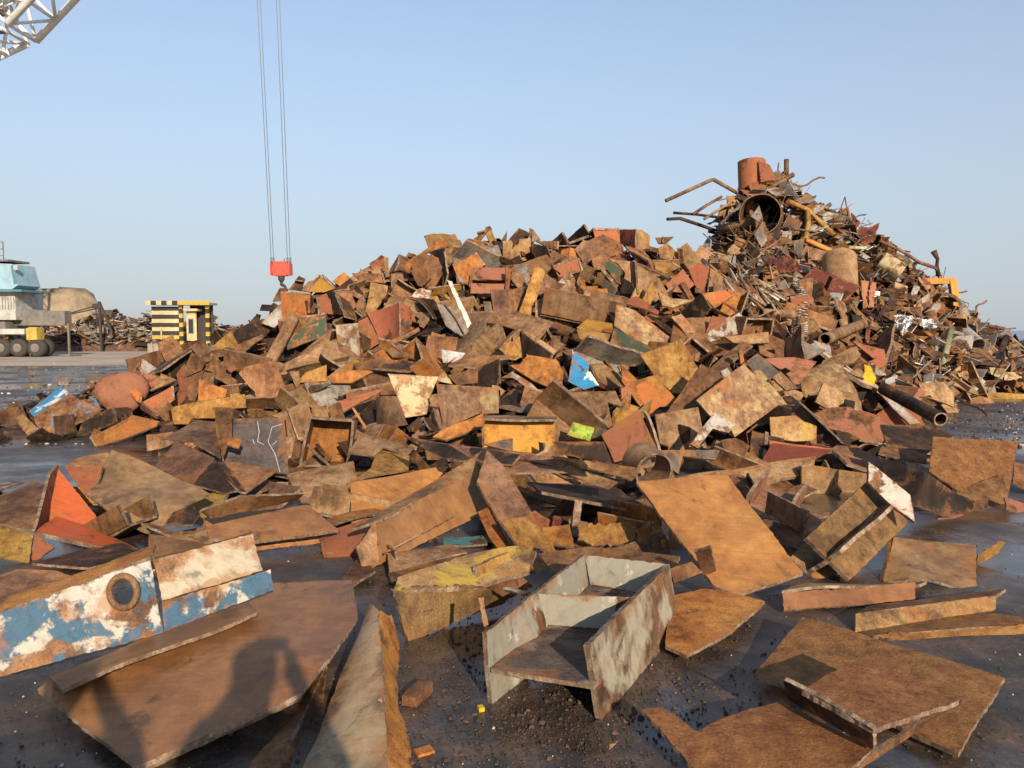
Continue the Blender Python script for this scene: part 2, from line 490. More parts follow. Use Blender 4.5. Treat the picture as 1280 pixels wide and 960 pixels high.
# a thing made of traced faces: [(part name, points3d, kwargs)]
def thing(name, label, cat, mat, faces, th=.018, group=None, **kw):
    allp = [Vector(p) for f in faces for p in f[1]]
    o = base_of(allp)
    if len(faces) == 1:
        k = dict(kw); k.update(faces[0][2] if len(faces[0]) > 2 else {})
        m = k.pop('mat', mat)
        ob = slab(name, faces[0][1], m, None, o, th=k.pop('th', th), **k)
        return tag(ob, label, cat, group)
    root = empty(name, o)
    tag(root, label, cat, group)
    for f in faces:
        k = dict(kw); k.update(f[2] if len(f) > 2 else {})
        m = k.pop('mat', mat)
        slab(f[0], f[1], m, root, base_of([Vector(p) for p in f[1]]), th=k.pop('th', th), **k)
    return root
# ------------------------------------------------------------------ setting: ground, apron, sea
def ground_mat():
    m, t, b = nt('wet_ground')
    tc = N(t, 'TexCoord')
    big = N(t, 'TexNoise', i_Scale=.42, i_Detail=6.0, i_Roughness=.6); L(t, tc, 'Object', big, 'Vector')
    mid = N(t, 'TexNoise', i_Scale=3.2, i_Detail=9.0, i_Roughness=.68); L(t, tc, 'Object', mid, 'Vector')
    fin = N(t, 'TexNoise', i_Scale=38, i_Detail=7.0, i_Roughness=.75); L(t, tc, 'Object', fin, 'Vector')
    vor = N(t, 'TexVoronoi', i_Scale=55); L(t, tc, 'Object', vor, 'Vector')
    c1 = ramp(t, [(.34, (.024, .020, .018)), (.47, (.046, .035, .028)), (.56, (.085, .055, .037)), (.7, (.14, .085, .05))]); L(t, mid, 0, c1, 0)
    c2 = ramp(t, [(.3, g(.5)), (.5, g(.95)), (.72, g(1.8))]); L(t, fin, 0, c2, 0)
    mx = mixc(t, 'MULTIPLY', .9); L(t, c1, 0, mx, 6); L(t, c2, 0, mx, 7)
    # pale dried scuffs
    sm = N(t, 'Mapping'); sm.inputs['Scale'].default_value = (1.2, 5, 1); sm.inputs['Rotation'].default_value = (0, 0, .5); L(t, tc, 'Object', sm, 0)
    sc = N(t, 'TexNoise', i_Scale=1.3, i_Detail=10.0, i_Roughness=.7); L(t, sm, 0, sc, 'Vector')
    sr = ramp(t, [(.66, g(0)), (.74, g(.6))]); L(t, sc, 0, sr, 0)
    mx3 = mixc(t); L(t, sr, 0, mx3, 0); L(t, mx, 2, mx3, 6); mx3.inputs[7].default_value = (.17, .15, .135, 1)
    L(t, mx3, 2, b, 'Base Color')
    pr = ramp(t, [(.36, g(.60)), (.46, g(.36)), (.54, g(.10))]); L(t, big, 0, pr, 0)
    fr = N(t, 'MapRange'); L(t, fin, 0, fr, 0); fr.inputs[3].default_value = -.1; fr.inputs[4].default_value = .15
    ra = math_(t, 'ADD'); L(t, pr, 0, ra, 0); L(t, fr, 0, ra, 1); ra.use_clamp = True
    L(t, ra, 0, b, 'Roughness')
    b.inputs['Specular IOR Level'].default_value = .5
    bs = ramp(t, [(.40, g(1)), (.54, g(.08))]); L(t, big, 0, bs, 0)
    h = math_(t, 'MULTIPLY_ADD'); L(t, mid, 0, h, 0); h.inputs[1].default_value = 2.0; L(t, fin, 0, h, 2)
    h2 = math_(t, 'MULTIPLY'); L(t, h, 0, h2, 0); L(t, bs, 0, h2, 1)
    bp = N(t, 'Bump'); bp.inputs['Strength'].default_value = .4; bp.inputs['Distance'].default_value = .025
    L(t, h2, 0, bp, 'Height'); L(t, bp, 0, b, 'Normal')
    MATS['wet_ground'] = m
ground_mat()
def apron_mat():
    m, t, b = nt('dry_concrete')
    tc = N(t, 'TexCoord')
    n1 = N(t, 'TexNoise', i_Scale=.25, i_Detail=8.0, i_Roughness=.65); L(t, tc, 'Object', n1, 'Vector')
    r = ramp(t, [(.3, (.24, .18, .125)), (.5, (.38, .295, .215)), (.7, (.46, .37, .275))]); L(t, n1, 0, r, 0)
    L(t, r, 0, b, 'Base Color'); b.inputs['Roughness'].default_value = .9
    MATS['dry_concrete'] = m
apron_mat()
def sea_mat():
    m, t, b = nt('sea_water')
    tc = N(t, 'TexCoord')
    n1 = N(t, 'TexNoise', i_Scale=.35, i_Detail=6.0, i_Roughness=.6); L(t, tc, 'Object', n1, 'Vector')
    b.inputs['Base Color'].default_value = (.05, .09, .12, 1); b.inputs['Roughness'].default_value = .22
    bp = N(t, 'Bump'); bp.inputs['Strength'].default_value = .4; bp.inputs['Distance'].default_value = .4
    L(t, n1, 0, bp, 'Height'); L(t, bp, 0, b, 'Normal')
    MATS['sea_water'] = m
sea_mat()
def sheet(name, pts, mat, z, sub=0):
    bm = bmesh.new()
    vs = [bm.verts.new((x, y, 0)) for x, y in pts]
    bm.faces.new(vs)
    bm.normal_update()
    if bm.faces[:][0].normal.z < 0: bmesh.ops.reverse_faces(bm, faces=bm.faces[:])
    o = finish(bm, name, (mat,), (0, 0, z))
    o['kind'] = 'structure'
    return o
def ground_obj():
    # the quay: a thick slab, its right-hand edge drops into the sea
    out = [(-400, -60), (90, -60), (90, 20), (62, 75), (20, 110), (-60, 150), (-400, 150)]
    bm = bmesh.new()
    top = [bm.verts.new((x, y, 0)) for x, y in out]
    bot = [bm.verts.new((x, y, -4)) for x, y in out]
    bm.faces.new(top)
    for i in range(len(out)):
        j = (i + 1) % len(out)
        bm.faces.new((top[j], top[i], bot[i], bot[j]))
    o = finish(bm, 'ground', ('wet_ground',), (0, 0, 0)); o['kind'] = 'structure'
ground_obj()
ap = [(-300, 34), (-22, 35.5), (-10, 37.5), (-6, 42), (10, 60), (14, 104), (-60, 145), (-300, 145)]
sheet('apron', ap, 'dry_concrete', .006)
sheet('sea', [(-9000, -9000), (9000, -9000), (9000, 9000), (-9000, 9000)], 'sea_water', -2.6)

# ------------------------------------------------------------------ heap surface
ctl = []
def toe(px, py): ctl.append(tuple(G(px, py, 0)))
def srf(px, py, d): ctl.append(tuple(V(px, py, d)))
for p in ((-30, 560), (60, 560), (140, 575), (260, 592), (360, 604), (450, 612), (560, 625), (700, 632), (850, 632), (960, 622), (1060, 596), (1130, 560), (1180, 528), (1230, 508), (1300, 498), (1360, 492)):
    toe(*p)
    x, y, z = ctl[-1]
    ctl.append((x * .93, y - .7, -.35)); ctl.append((x * .8, y - 1.7, -.6))
crest = [(60, 505, 13.2), (150, 475, 14), (215, 450, 14.8), (290, 420, 15.5), (345, 370, 16.5), (400, 360, 17), (470, 340, 17.6), (530, 315, 18), (600, 305, 18.3), (680, 302, 18.5), (760, 302, 18.8), (850, 312, 19.2),
         (905, 270, 22.5), (940, 228, 24), (985, 235, 24), (1025, 265, 24), (1095, 300, 24), (1150, 350, 23.6), (1190, 378, 23), (1230, 418, 22.5), (1280, 440, 22), (1340, 455, 22)]
for px, py, d in crest:
    srf(px, py, d)
    p = V(px, py, d)
    s = (d + 2.6) / d
    ctl.append((p.x * s, p.y + 2.6, p.z * .62)); s = (d + 6) / d
    ctl.append((p.x * s, p.y + 6, -.4)); ctl.append((p.x * s * 1.1, p.y + 9, -.7))
for px, py, d in ((150, 530, 11.8), (250, 500, 12), (340, 470, 12.4), (340, 530, 10.4), (440, 540, 9.6), (440, 470, 12), (440, 400, 14.6), (560, 540, 9.2), (560, 460, 11.6), (560, 380, 14.6), (680, 550, 8.9), (680, 460, 11.4), (680, 370, 14.8),
                  (800, 550, 8.9), (800, 460, 11.4), (800, 370, 15), (900, 550, 9), (900, 460, 11.6), (900, 380, 15.2), (930, 320, 20), (1000, 540, 9.4), (1000, 460, 12.4), (1000, 390, 17.5), (1000, 320, 21.5),
                  (1090, 520, 10.8), (1100, 460, 13.6), (1100, 400, 18.5), (1090, 340, 22), (1170, 470, 15.5), (1180, 430, 19), (1250, 465, 19.3)):
    srf(px, py, d)
for x, y in ((-14, 10), (-14, 20), (-13, 28), (20, 15), (22, 24), (22, 32), (0, 4), (-6, 4), (8, 4), (14, 9), (10, 38), (-4, 32), (-20, 15), (30, 24), (13, 13.5)):
    ctl.append((x, y, -.8))
CP = np.array(ctl)
def phi(r2):
    return np.where(r2 > 1e-9, r2 * np.log(np.maximum(r2, 1e-9)), 0) * .5
def solve():
    n = len(CP)
    d2 = ((CP[:, None, :2] - CP[None, :, :2]) ** 2).sum(-1)
    A = np.zeros((n + 3, n + 3))
    A[:n, :n] = phi(d2) + np.eye(n) * .25
    A[:n, n] = 1; A[:n, n + 1:] = CP[:, :2]
    A[n, :n] = 1; A[n + 1:, :n] = CP[:, :2].T
    b = np.zeros(n + 3); b[:n] = CP[:, 2]
    return np.linalg.solve(A, b)
WT = solve()
GX0, GX1, GY0, GY1, GS = -16.0, 26.0, 3.0, 36.0, .25
gx = np.arange(GX0, GX1 + GS, GS); gy = np.arange(GY0, GY1 + GS, GS)
XX, YY = np.meshgrid(gx, gy)
Q = np.stack([XX.ravel(), YY.ravel()], 1)
HH = np.concatenate([(phi(((q[:, None, :] - CP[None, :, :2]) ** 2).sum(-1)) @ WT[:-3]) + WT[-3] + q @ WT[-2:] for q in np.array_split(Q, 20)]).reshape(XX.shape)
HH = np.clip(HH, -.8, 9)
def H(x, y):
    fx = (x - GX0) / GS; fy = (y - GY0) / GS
    if fx < 0 or fy < 0 or fx >= len(gx) - 1 or fy >= len(gy) - 1: return -.8
    i, j = int(fx), int(fy); u, v = fx - i, fy - j
    return float((HH[j, i] * (1 - u) + HH[j, i + 1] * u) * (1 - v) + (HH[j + 1, i] * (1 - u) + HH[j + 1, i + 1] * u) * v)
def hit(px, py):
    """first point of the heap or the ground that the ray meets (None: it passes over the heap)"""
    r = ray(px, py); r = r / r.y
    d = 3.0
    best = None
    while d < 34:
        p = CAM + r * d
        h = H(p.x, p.y)
        if p.z <= h or p.z <= 0: return p
        gap = p.z - h
        if h > .8 and (best is None or gap < best[0]): best = (gap, p.copy())
        d += .06
    return best[1] if best else None
def hnormal(x, y):
    e = .4
    return Vector((H(x - e, y) - H(x + e, y), H(x, y - e) - H(x, y + e), 2 * e)).normalized()
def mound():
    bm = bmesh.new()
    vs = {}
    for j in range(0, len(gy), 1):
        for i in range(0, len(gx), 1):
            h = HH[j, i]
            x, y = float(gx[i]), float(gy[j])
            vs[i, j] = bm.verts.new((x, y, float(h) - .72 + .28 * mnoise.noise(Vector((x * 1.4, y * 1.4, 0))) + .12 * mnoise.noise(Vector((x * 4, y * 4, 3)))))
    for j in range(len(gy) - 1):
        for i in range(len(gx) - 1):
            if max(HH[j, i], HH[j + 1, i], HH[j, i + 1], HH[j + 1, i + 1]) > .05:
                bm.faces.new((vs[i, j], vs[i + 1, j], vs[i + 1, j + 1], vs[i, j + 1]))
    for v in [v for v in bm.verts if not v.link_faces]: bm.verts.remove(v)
    o = finish(bm, 'scrap_core', ('rust_dark_and_shade',), (0, 0, 0)); o['kind'] = 'stuff'  # near-black colour paints the shade of gaps in the heap
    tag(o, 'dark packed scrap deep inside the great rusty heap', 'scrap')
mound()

# ------------------------------------------------------------------ background: guard cabin
def quad(*p): return [Vector(q) for q in p]
plain('bgwhite', (.52, .42, .22), .8, nscale=2.2, amt=.55)
plain('bgyellow', (.48, .33, .06), .7, nscale=2.2, amt=.55)
plain('bgblack', (.035, .03, .028), .8, nscale=2.2, amt=.55)
plain('bgconcrete', (.30, .25, .19), .9, nscale=2)
plain('bgdark', (.05, .04, .035), .8)
plain('cyan_paint', (.26, .40, .46), .5, nscale=2)
plain('cyan_deep', (.08, .19, .24), .5)
plain('crane_white', (.42, .40, .37), .6, nscale=2.2, amt=.55)
plain('boom_white', (.82, .80, .76), .6, nscale=2.2, amt=.3)
plain('crane_grey', (.17, .15, .13), .7, nscale=2.2, amt=.55)
plain('tyre', (.05, .042, .036), .9)
plain('hook_red', (.62, .075, .045), .5, nscale=4)
plain('glass_dark', (.03, .04, .045), .12)
plain('sand', (.30, .225, .145), .95, nscale=1.2, bump=.6, amt=.5)
def bx(name, x0, x1, y0, y1, z0, z1, mat, parent=None):
    bm = bmesh.new()
    o = Vector(((x0 + x1) / 2, (y0 + y1) / 2, z0))
    box_bm(bm, x0 - o.x, x1 - o.x, y0 - o.y, y1 - o.y, 0, z1 - z0)
    bmesh.ops.bevel(bm, geom=bm.edges[:], offset=min(.02, .1 * min(x1 - x0, y1 - y0, z1 - z0)), segments=1, affect='EDGES')
    return finish(bm, name, (mat,), o, parent)
def cabin():
    D = 55.0
    s = D / F
    X = lambda px: (px - 640) * s
    c = empty('guard_cabin', (X(228), D, 0))
    tag(c, 'small yellow and black striped guard cabin with flat roof on concrete blocks', 'cabin')
    z0 = .62; zt = 3.6
    xl, xm, xr = X(191), X(226), X(262)
    # three foundation blocks and plinth
    for a, b_ in ((187, 193.5), (194, 200.5)):
        bx('base_block', X(a), X(b_), D - .3, D + .5, 0, .72, 'bgconcrete', c)
    bx('plinth', X(201), X(262), D - .1, D + 1.2, 0, .58, 'bgconcrete', c)
    bx('skirt', X(194), X(226), D + .25, D + 1.1, .585, 1.1, 'bgdark', c)
    # left wall of horizontal boards
    n = 8
    h = (3.35 - 1.02) / n
    for k in range(n):
        m = 'bgyellow' if k == 0 else ('bgblack' if k % 2 else 'bgwhite')
        bx('board', xl, xm - .08, D + (.01 if k % 2 else 0), D + .12, 1.02 + k * h, 1.02 + (k + 1) * h - .012, m, c)
        bx('board', xl, xl + .1, D + .14, D + 1.2, 1.02 + k * h, 1.02 + (k + 1) * h - .012, m, c)
    # posts striped
    for px in (227.5, 260.5):
        for k in range(9):
            bx('post_band', X(px - 2.2), X(px + 2.2), D - .06, D + .2, .585 + k * .325, .585 + (k + 1) * .325 - .006, 'bgblack' if k % 2 else 'bgyellow', c)
    bx('back_wall', X(231), X(260), D + 1.1, D + 1.2, .585, 3.45, 'bgdark', c)
    bx('side_wall', X(246), X(258), D + .9, D + 1.0, .585, 1.9, 'bgdark', c)
    d = bx('door', X(232), X(244.5), D + .3, D + .4, .9, 3.0, 'bgwhite', c)
    bx('window', X(235), X(240.5), D + .26, D + .31, 1.45, 2.45, 'glass_dark', d)
    bx('window_frame', X(234.2), X(241.3), D + .275, D + .305, 1.38, 2.52, 'bgconcrete', d)
    bx('awning', X(231), X(248.5), D - .1, D + .8, 3.02, 3.2, 'bgwhite', c)
    bx('roof', X(188), X(265), D - .45, D + 1.3, 3.46, 3.62, 'bgconcrete', c)
    for k in range(12):
        a = X(188) + (X(267) - X(188)) * k / 12; b_ = X(188) + (X(267) - X(188)) * (k + 1) / 12
        bx('roof_edge_band', a, b_ - .004, D - .52, D - .455, 3.44, 3.74, 'bgblack' if k % 2 and k < 6 else 'bgyellow' if k > 5 else 'bgwhite', c)
    bx('pipe_stand', X(202.5), X(204), D - .12, D - .04, 1.0, 1.9, 'bgwhite', c)
cabin()

# ------------------------------------------------------------------ background: mobile harbour crane
def lattice(bm, A, B, w, h, nb, r, upv=Vector((0, 0, 1)), r2=None):
    A, B = Vector(A), Vector(B)
    d = (B - A).normalized(); s = d.cross(upv).normalized(); u = s.cross(d)
    r2 = r2 or r * .45
    cor = [(-w / 2, -h / 2), (w / 2, -h / 2), (w / 2, h / 2), (-w / 2, h / 2)]
    pt = lambda k, i: A.lerp(B, i / nb) + s * cor[k][0] + u * cor[k][1]
    for k in range(4):
        tube_pts(bm, [pt(k, 0), pt(k, nb)], r, 8)
    for i in range(nb):
        for k in range(4):
            q = (k + 1) % 4
            if i % 2: tube_pts(bm, [pt(k, i), pt(q, i + 1)], r2, 6)
            else: tube_pts(bm, [pt(q, i), pt(k, i + 1)], r2, 6)
            tube_pts(bm, [pt(k, i), pt(q, i)], r2, 6)
HOOK_D = 46.0
def crane():
    D = 49.0
    s = (D - 1.2) / F
    X = lambda px: (px - 640) * s
    Z = lambda py: CAM_Z + (413 - py) * s
    c = empty('harbour_crane', (X(-20), D, 0))
    tag(c, 'mobile harbour crane with pale blue cab, grey chassis and white lattice boom', 'crane')
    # chassis and outrigger beams
    bx('chassis', X(-140), X(8), D - 1.2, D + 2.2, Z(420), Z(402), 'crane_grey', c)
    bx('outrigger_beam', X(-20), X(71), D - .2, D + .6, Z(407), Z(388), 'crane_grey', c)
    bx('outrigger_beam', X(-20), X(34), D - 1.4, D - .7, Z(418), Z(411), 'crane_white', c)
    bx('outrigger_leg', X(38), X(49), D - 1.3, D - .7, Z(444), Z(409), 'bgyellow', c)
    bx('jack_box', X(37), X(50), D - 1.45, D - .65, Z(425), Z(410), 'bgyellow', c)
    bx('outrigger_leg', X(72.5), X(74.5), D - .1, D + .05, 0.002, Z(404), 'crane_grey', c)
    bx('jack_pad', X(66), X(80), D - .5, D + .8, 0.001, .1, 'crane_grey', c)
    # wheels in pairs
    for px in (-58, -34, -10, 3, 24, 46):
        bm = bmesh.new()
        for y0 in (-1.35, -.6):
            tube_pts(bm, [Vector((0, y0, 0)), Vector((0, y0 + .06, 0)), Vector((0, y0 + .5, 0)), Vector((0, y0 + .56, 0))], [.42, .56, .56, .42], 20)
        w = finish(bm, 'wheel', ('tyre',), Vector((X(px), D, .565)), c)
        bm = bmesh.new(); tube_pts(bm, [Vector((0, -1.39, 0)), Vector((0, -1.33, 0))], .27, 14)
        rm = finish(bm, 'rim', ('crane_grey',), Vector((X(px), D, .565)), c)
        rm.parent = w; rm.location = (0, 0, 0)
    # turret and cab
    bx('turret', X(-90), X(18), D - .9, D + 2.0, Z(400), Z(363), 'crane_white', c)
    for k in range(5):
        bx('railing_post', X(2 + k * 3.6), X(2.9 + k * 3.6), D - 1.0, D - .95, Z(386), Z(371), 'crane_white', c)
    bm = bmesh.new()
    o = Vector((X(0), D, Z(362)))
    prof = [(X(-45), Z(362)), (X(20), Z(362)), (X(27.5), Z(357)), (X(21), Z(331)), (X(-45), Z(328))]
    fr = [bm.verts.new(Vector((x, D - 1.3, z)) - o) for x, z in prof]
    bk = [bm.verts.new(Vector((x, D + 1.0, z)) - o) for x, z in prof]
    bm.faces.new(fr); bm.faces.new(list(reversed(bk)))
    for i in range(5): bm.faces.new((fr[(i + 1) % 5], fr[i], bk[i], bk[(i + 1) % 5]))
    cab = finish(bm, 'cab', ('cyan_paint',), o, c)
    slab('cab_window', quad((X(21.5), D - 1.33, Z(333)), (X(27), D - 1.33, Z(355)), (X(23), D - 1.33, Z(356)), (X(20), D - 1.33, Z(333))), 'cyan_deep', None, Vector((X(22), D - 1.33, Z(356))), warp=0, ragged=0, edge='cyan_deep').parent = c
    bpy.data.objects['cab_window'].location -= c.location
    bx('cab_sill', X(-45), X(34), D - 1.5, D + 1.2, Z(365.5), Z(362.5), 'cyan_deep', c)
    bx('cab_roof', X(-45), X(16), D - 1.2, D + .9, Z(327.6), Z(325), 'crane_grey', c)
    bx('mirror', X(25.5), X(30.5), D - 1.5, D - 1.42, Z(338.5), Z(332.5), 'crane_white', c)
    bm = bmesh.new()
    for px in (-6, 0.5, 7.5):
        bar_bm(bm, Vector((X(px), D - 1.0, Z(325))), Vector((X(px), D - 1.0, Z(303))), .05, .05, upv=Vector((0, 1, 0)))
    for py in (303.5, 312, 320):
        bar_bm(bm, Vector((X(-20), D - 1.0, Z(py))), Vector((X(7.5), D - 1.0, Z(py))), .05, .05)
    finish(bm, 'cab_railing', ('crane_grey',), Vector((0, 0, 0)), c)
    # tower and lattice boom: elbow seen top left of the picture
    BD = 46.0
    E = V(6, 20, BD); tip = V(322, -318, HOOK_D); root = V(-420, 210, BD + 1)
    bm = bmesh.new(); lattice(bm, Vector((X(-60), D + .5, Z(363))), Vector((X(-70), D + .5, 26)), 1.8, 1.8, 14, .1, Vector((0, 1, 0)))
    finish(bm, 'tower', ('crane_white',), Vector((0, 0, 0)), c)
    dv = (tip - E).normalized()
    bm = bmesh.new(); lattice(bm, E, tip, 2.6, 2.7, 12, .21, r2=.1); finish(bm, 'boom', ('boom_white',), Vector((0, 0, 0)), c)
    bm = bmesh.new(); lattice(bm, E, Vector((X(-330), BD, 11.5)), 2.6, 2.4, 12, .2, r2=.1); finish(bm, 'boom_heel', ('boom_white',), Vector((0, 0, 0)), c)
    bm = bmesh.new()
    lattice(bm, E + Vector((-.4, 0, .3)), E + Vector((2.2, 0, 6.5)), 1.6, .9, 6, .13, r2=.07)
    tube_pts(bm, [E + Vector((-1.6, -1.2, 1.9)), E + Vector((-.6, -1.2, -1.1))], .12, 8)
    tube_pts(bm, [E + Vector((-3.2, 0, .6)), E + Vector((-.8, 0, -.3)), E + Vector((1.2, 0, 2.2))], .16, 8)
    box_bm(bm, -.7, .7, -.6, .6, -.35, .35, 0, Matrix.Translation(E + Vector((-1.6, 0, 1.5))))
    finish(bm, 'boom_mast', ('boom_white',), Vector((0, 0, 0)), c)
    bm = bmesh.new()
    for q in range(3):
        tube_pts(bm, [E + Vector((-4, -.5 + q * .5, -.2 - .25 * q)), E + Vector((-.3, -.5 + q * .5, -.55 - .1 * q))], .09, 6)
    bar_bm(bm, E + Vector((-1.9, -.4, -.75)), E + Vector((.1, -.4, .1)), .5, .3)
    finish(bm, 'boom_catwalk', ('crane_grey',), Vector((0, 0, 0)), c)
    return tip
TIP = crane()
def hook():
    D = HOOK_D
    p = V(351.5, 336, D)
    s = D / F
    h = empty('hook_block', V(351.5, 345, D)); tag(h, 'red crane hook block hanging on four wires behind the heap', 'hook block')
    bm = bmesh.new()
    pr = [(-8, -9), (8, -9), (11, 3), (8.5, 9), (-8.5, 9), (-11, 3)]
    fr = [bm.verts.new((x * s, -.28, -z * s)) for x, z in pr]; bk = [bm.verts.new((x * s, .28, -z * s)) for x, z in pr]
    bm.faces.new(fr); bm.faces.new(list(reversed(bk)))
    for i in range(6): bm.faces.new((fr[(i + 1) % 6], fr[i], bk[i], bk[(i + 1) % 6]))
    bmesh.ops.recalc_face_normals(bm, faces=bm.faces[:])
    bmesh.ops.bevel(bm, geom=bm.edges[:], offset=.05, segments=2, affect='EDGES')
    finish(bm, 'block', ('hook_red',), p, h)
    for sx in (-1, 1):
        bm = bmesh.new(); box_bm(bm, -.05, .05, -.36, .36, -.38, .3)
        finish(bm, 'cheek_plate', ('hook_red',), p + Vector((sx * 11 * s, 0, 0)), h)
    bm = bmesh.new(); tube_pts(bm, [(-.5, 0, .36), (.42, 0, .32)], .04, 8); tube_pts(bm, [(.1, 0, .3), (.24, 0, .62)], .03, 6)
    finish(bm, 'top_bar', ('crane_grey',), p, h)
    bm = bmesh.new(); tube_pts(bm, [(0, 0, -.3), (0, 0, -.62), (0, 0, -.75)], [.2, .2, .12], 12)
    sh = finish(bm, 'shank', ('bgdark',), p, h)
    bm = bmesh.new()
    pts = [Vector((0, 0, -.7)), Vector((0, 0, -.95))] + [Vector((.02 + .22 * math.sin(t), 0, -1.18 + .22 * math.cos(t))) for t in [0.2 + k * .5 for k in range(9)]]
    tube_pts(bm, pts, [.1, .1] + [.1 - .006 * k for k in range(9)], 8)
    finish(bm, 'hook', ('bgdark',), p, h)
    for x0, x1 in ((-12, -16.5), (-9, -12.5), (8, 9.5), (11.5, 13.5)):
        a = p + Vector((x0 * s, 0, .3)); b_ = TIP + Vector((x1 * s, 0, 0))
        bm = bmesh.new(); tube_pts(bm, [a - h.location, b_ - h.location], .016, 6); finish(bm, 'wire', ('wire',), h.location, h)
        bm = bmesh.new(); tube_pts(bm, [a - h.location, a - h.location + Vector((0, 0, .35))], .06, 8); finish(bm, 'wire_socket', ('wire',), h.location, h)
hook()
def derrick():
    D = 60.0; s = D / F
    P = lambda px, py, dy=0: Vector(((px - 640) * s, D + dy, CAM_Z + (413 - py) * s))
    o = empty('grab_derrick', Vector((P(128, 0).x, D, 0))); tag(o, 'dark steel A-frame post with tie rods in front of the far heap', 'derrick')
    for nm, a, b_, w in (('post', P(126.5, 377), P(127.5, 446), .16), ('strut', P(127, 378), P(141, 415), .14), ('tie_rod', P(127, 381), P(85, 393), .09), ('tie_rod', P(127, 385), P(85, 394), .09), ('stay', P(122, 384), P(123, 407), .06)):
        bm = bmesh.new(); bar_bm(bm, a - o.location, b_ - o.location, w, w, upv=Vector((0, 1, 0))); finish(bm, nm, ('bgdark',), o.location, o)
    bm = bmesh.new(); box_bm(bm, -.35, .3, -.1, .1, -.15, .2); finish(bm, 'head', ('bgdark',), P(124, 383), o)
    # second, nearer post behind the crane
    o2 = empty('pedestal_frame', Vector((P(66, 0).x, D - 4, 0))); tag(o2, 'short dark steel frame beside the sand pile behind the crane', 'frame')
    for nm, a, b_, w in (('post', P(67, 374, -4), P(60, 446, -4), .18), ('strut', P(67, 374, -4), P(75, 446, -4), .14), ('tie_rod', P(66, 380, -4), P(36, 392, -4), .09)):
        bm = bmesh.new(); bar_bm(bm, a - o2.location, b_ - o2.location, w, w, upv=Vector((0, 1, 0))); finish(bm, nm, ('crane_grey',), o2.location, o2)
derrick()
def sandpile():
    D = 63.0; s = D / F
    bm = bmesh.new()
    o = Vector(((50 - 640) * s, D + 3, 0))
    rings = []
    prof = [(0, 1.0), (1.6, .93), (3.2, .78), (4.4, .66), (4.9, .5), (5.0, 0)]
    for z, f in prof:
        rings.append([bm.verts.new((4.1 * f * math.cos(t) * (1 + .1 * math.sin(3 * t)), 3.0 * f * math.sin(t), z + .22 * math.sin(5 * t + z) + .2 * math.sin(11 * t))) for t in [2 * math.pi * k / 28 for k in range(28)]])
    for a, b_ in zip(rings, rings[1:]):
        for k in range(28): bm.faces.new((a[k], a[(k + 1) % 28], b_[(k + 1) % 28], b_[k]))
    for f in bm.faces: f.smooth = True
    ob = finish(bm, 'sand_pile', ('sand',), o); tag(ob, 'flat-topped beige sand pile behind the crane chassis', 'sand pile')
sandpile()
# far scrap heap: thousands of small shards (nobody could count them)
steel('far_grey', ((.10, .075, .06), (.26, .21, .17), (.46, .40, .34)), scale=.8)
steel('far_brown', ((.06, .035, .025), (.15, .085, .055), (.28, .17, .11)), scale=.8)
def shards(name, mats, n, place, size, label, aspect=(1, 6), thick=.02):
    bm = bmesh.new()
    for q in range(n):
        r = place(q)
        if r is None: continue
        c, sc = r
        s = random.uniform(*size) * sc
        ar = random.uniform(*aspect)
        M = Matrix.Translation(c) @ Matrix.Rotation(random.uniform(0, 6.28), 4, 'Z') @ Matrix.Rotation(random.gauss(0, .75), 4, 'X') @ Matrix.Rotation(random.gauss(0, .6), 4, 'Y')
        w, h, th = s / 2, s / ar / 2, thick / 2
        sk = random.uniform(-.4, .4) * h
        vs = [bm.verts.new(M @ Vector(v)) for v in ((-w, -h, th), (w, -h + sk, th), (w * random.uniform(.6, 1), h, th), (-w, h - sk, th), (-w, -h, -th), (w, -h + sk, -th), (w, h, -th), (-w, h - sk, -th))]
        mi = random.randrange(len(mats))
        for f in ((0, 1, 2, 3), (7, 6, 5, 4), (0, 4, 5, 1), (1, 5, 6, 2), (2, 6, 7, 3), (3, 7, 4, 0)):
            ff = bm.faces.new([vs[k] for k in f]); ff.material_index = mi
    o = finish(bm, name, mats, (0, 0, 0)); o['kind'] = 'stuff'
    tag(o, label, 'scrap')
    return o
def far_h(x):
    px = 640 + x / 64 * F
    if px < 200: top = 403 + 7 * math.sin(px * .09) + max(0, (80 - px)) * .15
    else: top = 410 + max(0, px - 262) * .28
    return max(.3, (446 - top) / F * 64 * (.94 + .1 * math.sin(px * .35)))
def far_place(q):
    px = random.uniform(40, 300) if q % 5 else random.uniform(-60, 60)
    d = random.uniform(61, 69)
    x = (px - 640) / F * 64
    h = far_h(x) * (1 - abs(d - 65.5) / 6.0) ** .5 if abs(d - 65.5) < 6 else .2
    return Vector((x, d, random.uniform(.55, 1.03) * h if q % 3 else h * random.uniform(0, 1))), 1
def far_core():
    bm = bmesh.new()
    cols_ = []
    for i in range(70):
        px = -70 + i * 5.5
        x = (px - 640) / F * 64
        h = far_h(x) * .85
        cols_.append([bm.verts.new((x, 65.5 + dy, max(0.01, h * f + .2 * math.sin(i * 1.7 + dy)) if f else 0)) for dy, f in ((-5, 0), (-3.5, .5), (-1.5, .85), (0, 1), (2, .8), (5, 0))])
    for a, b_ in zip(cols_, cols_[1:]):
        for k in range(5): bm.faces.new((a[k], b_[k], b_[k + 1], a[k + 1]))
    o = finish(bm, 'far_scrap_core', ('far_brown',), (0, 0, 0)); o['kind'] = 'stuff'; tag(o, 'mass of the distant scrap heap behind the cabin', 'scrap')
far_core()
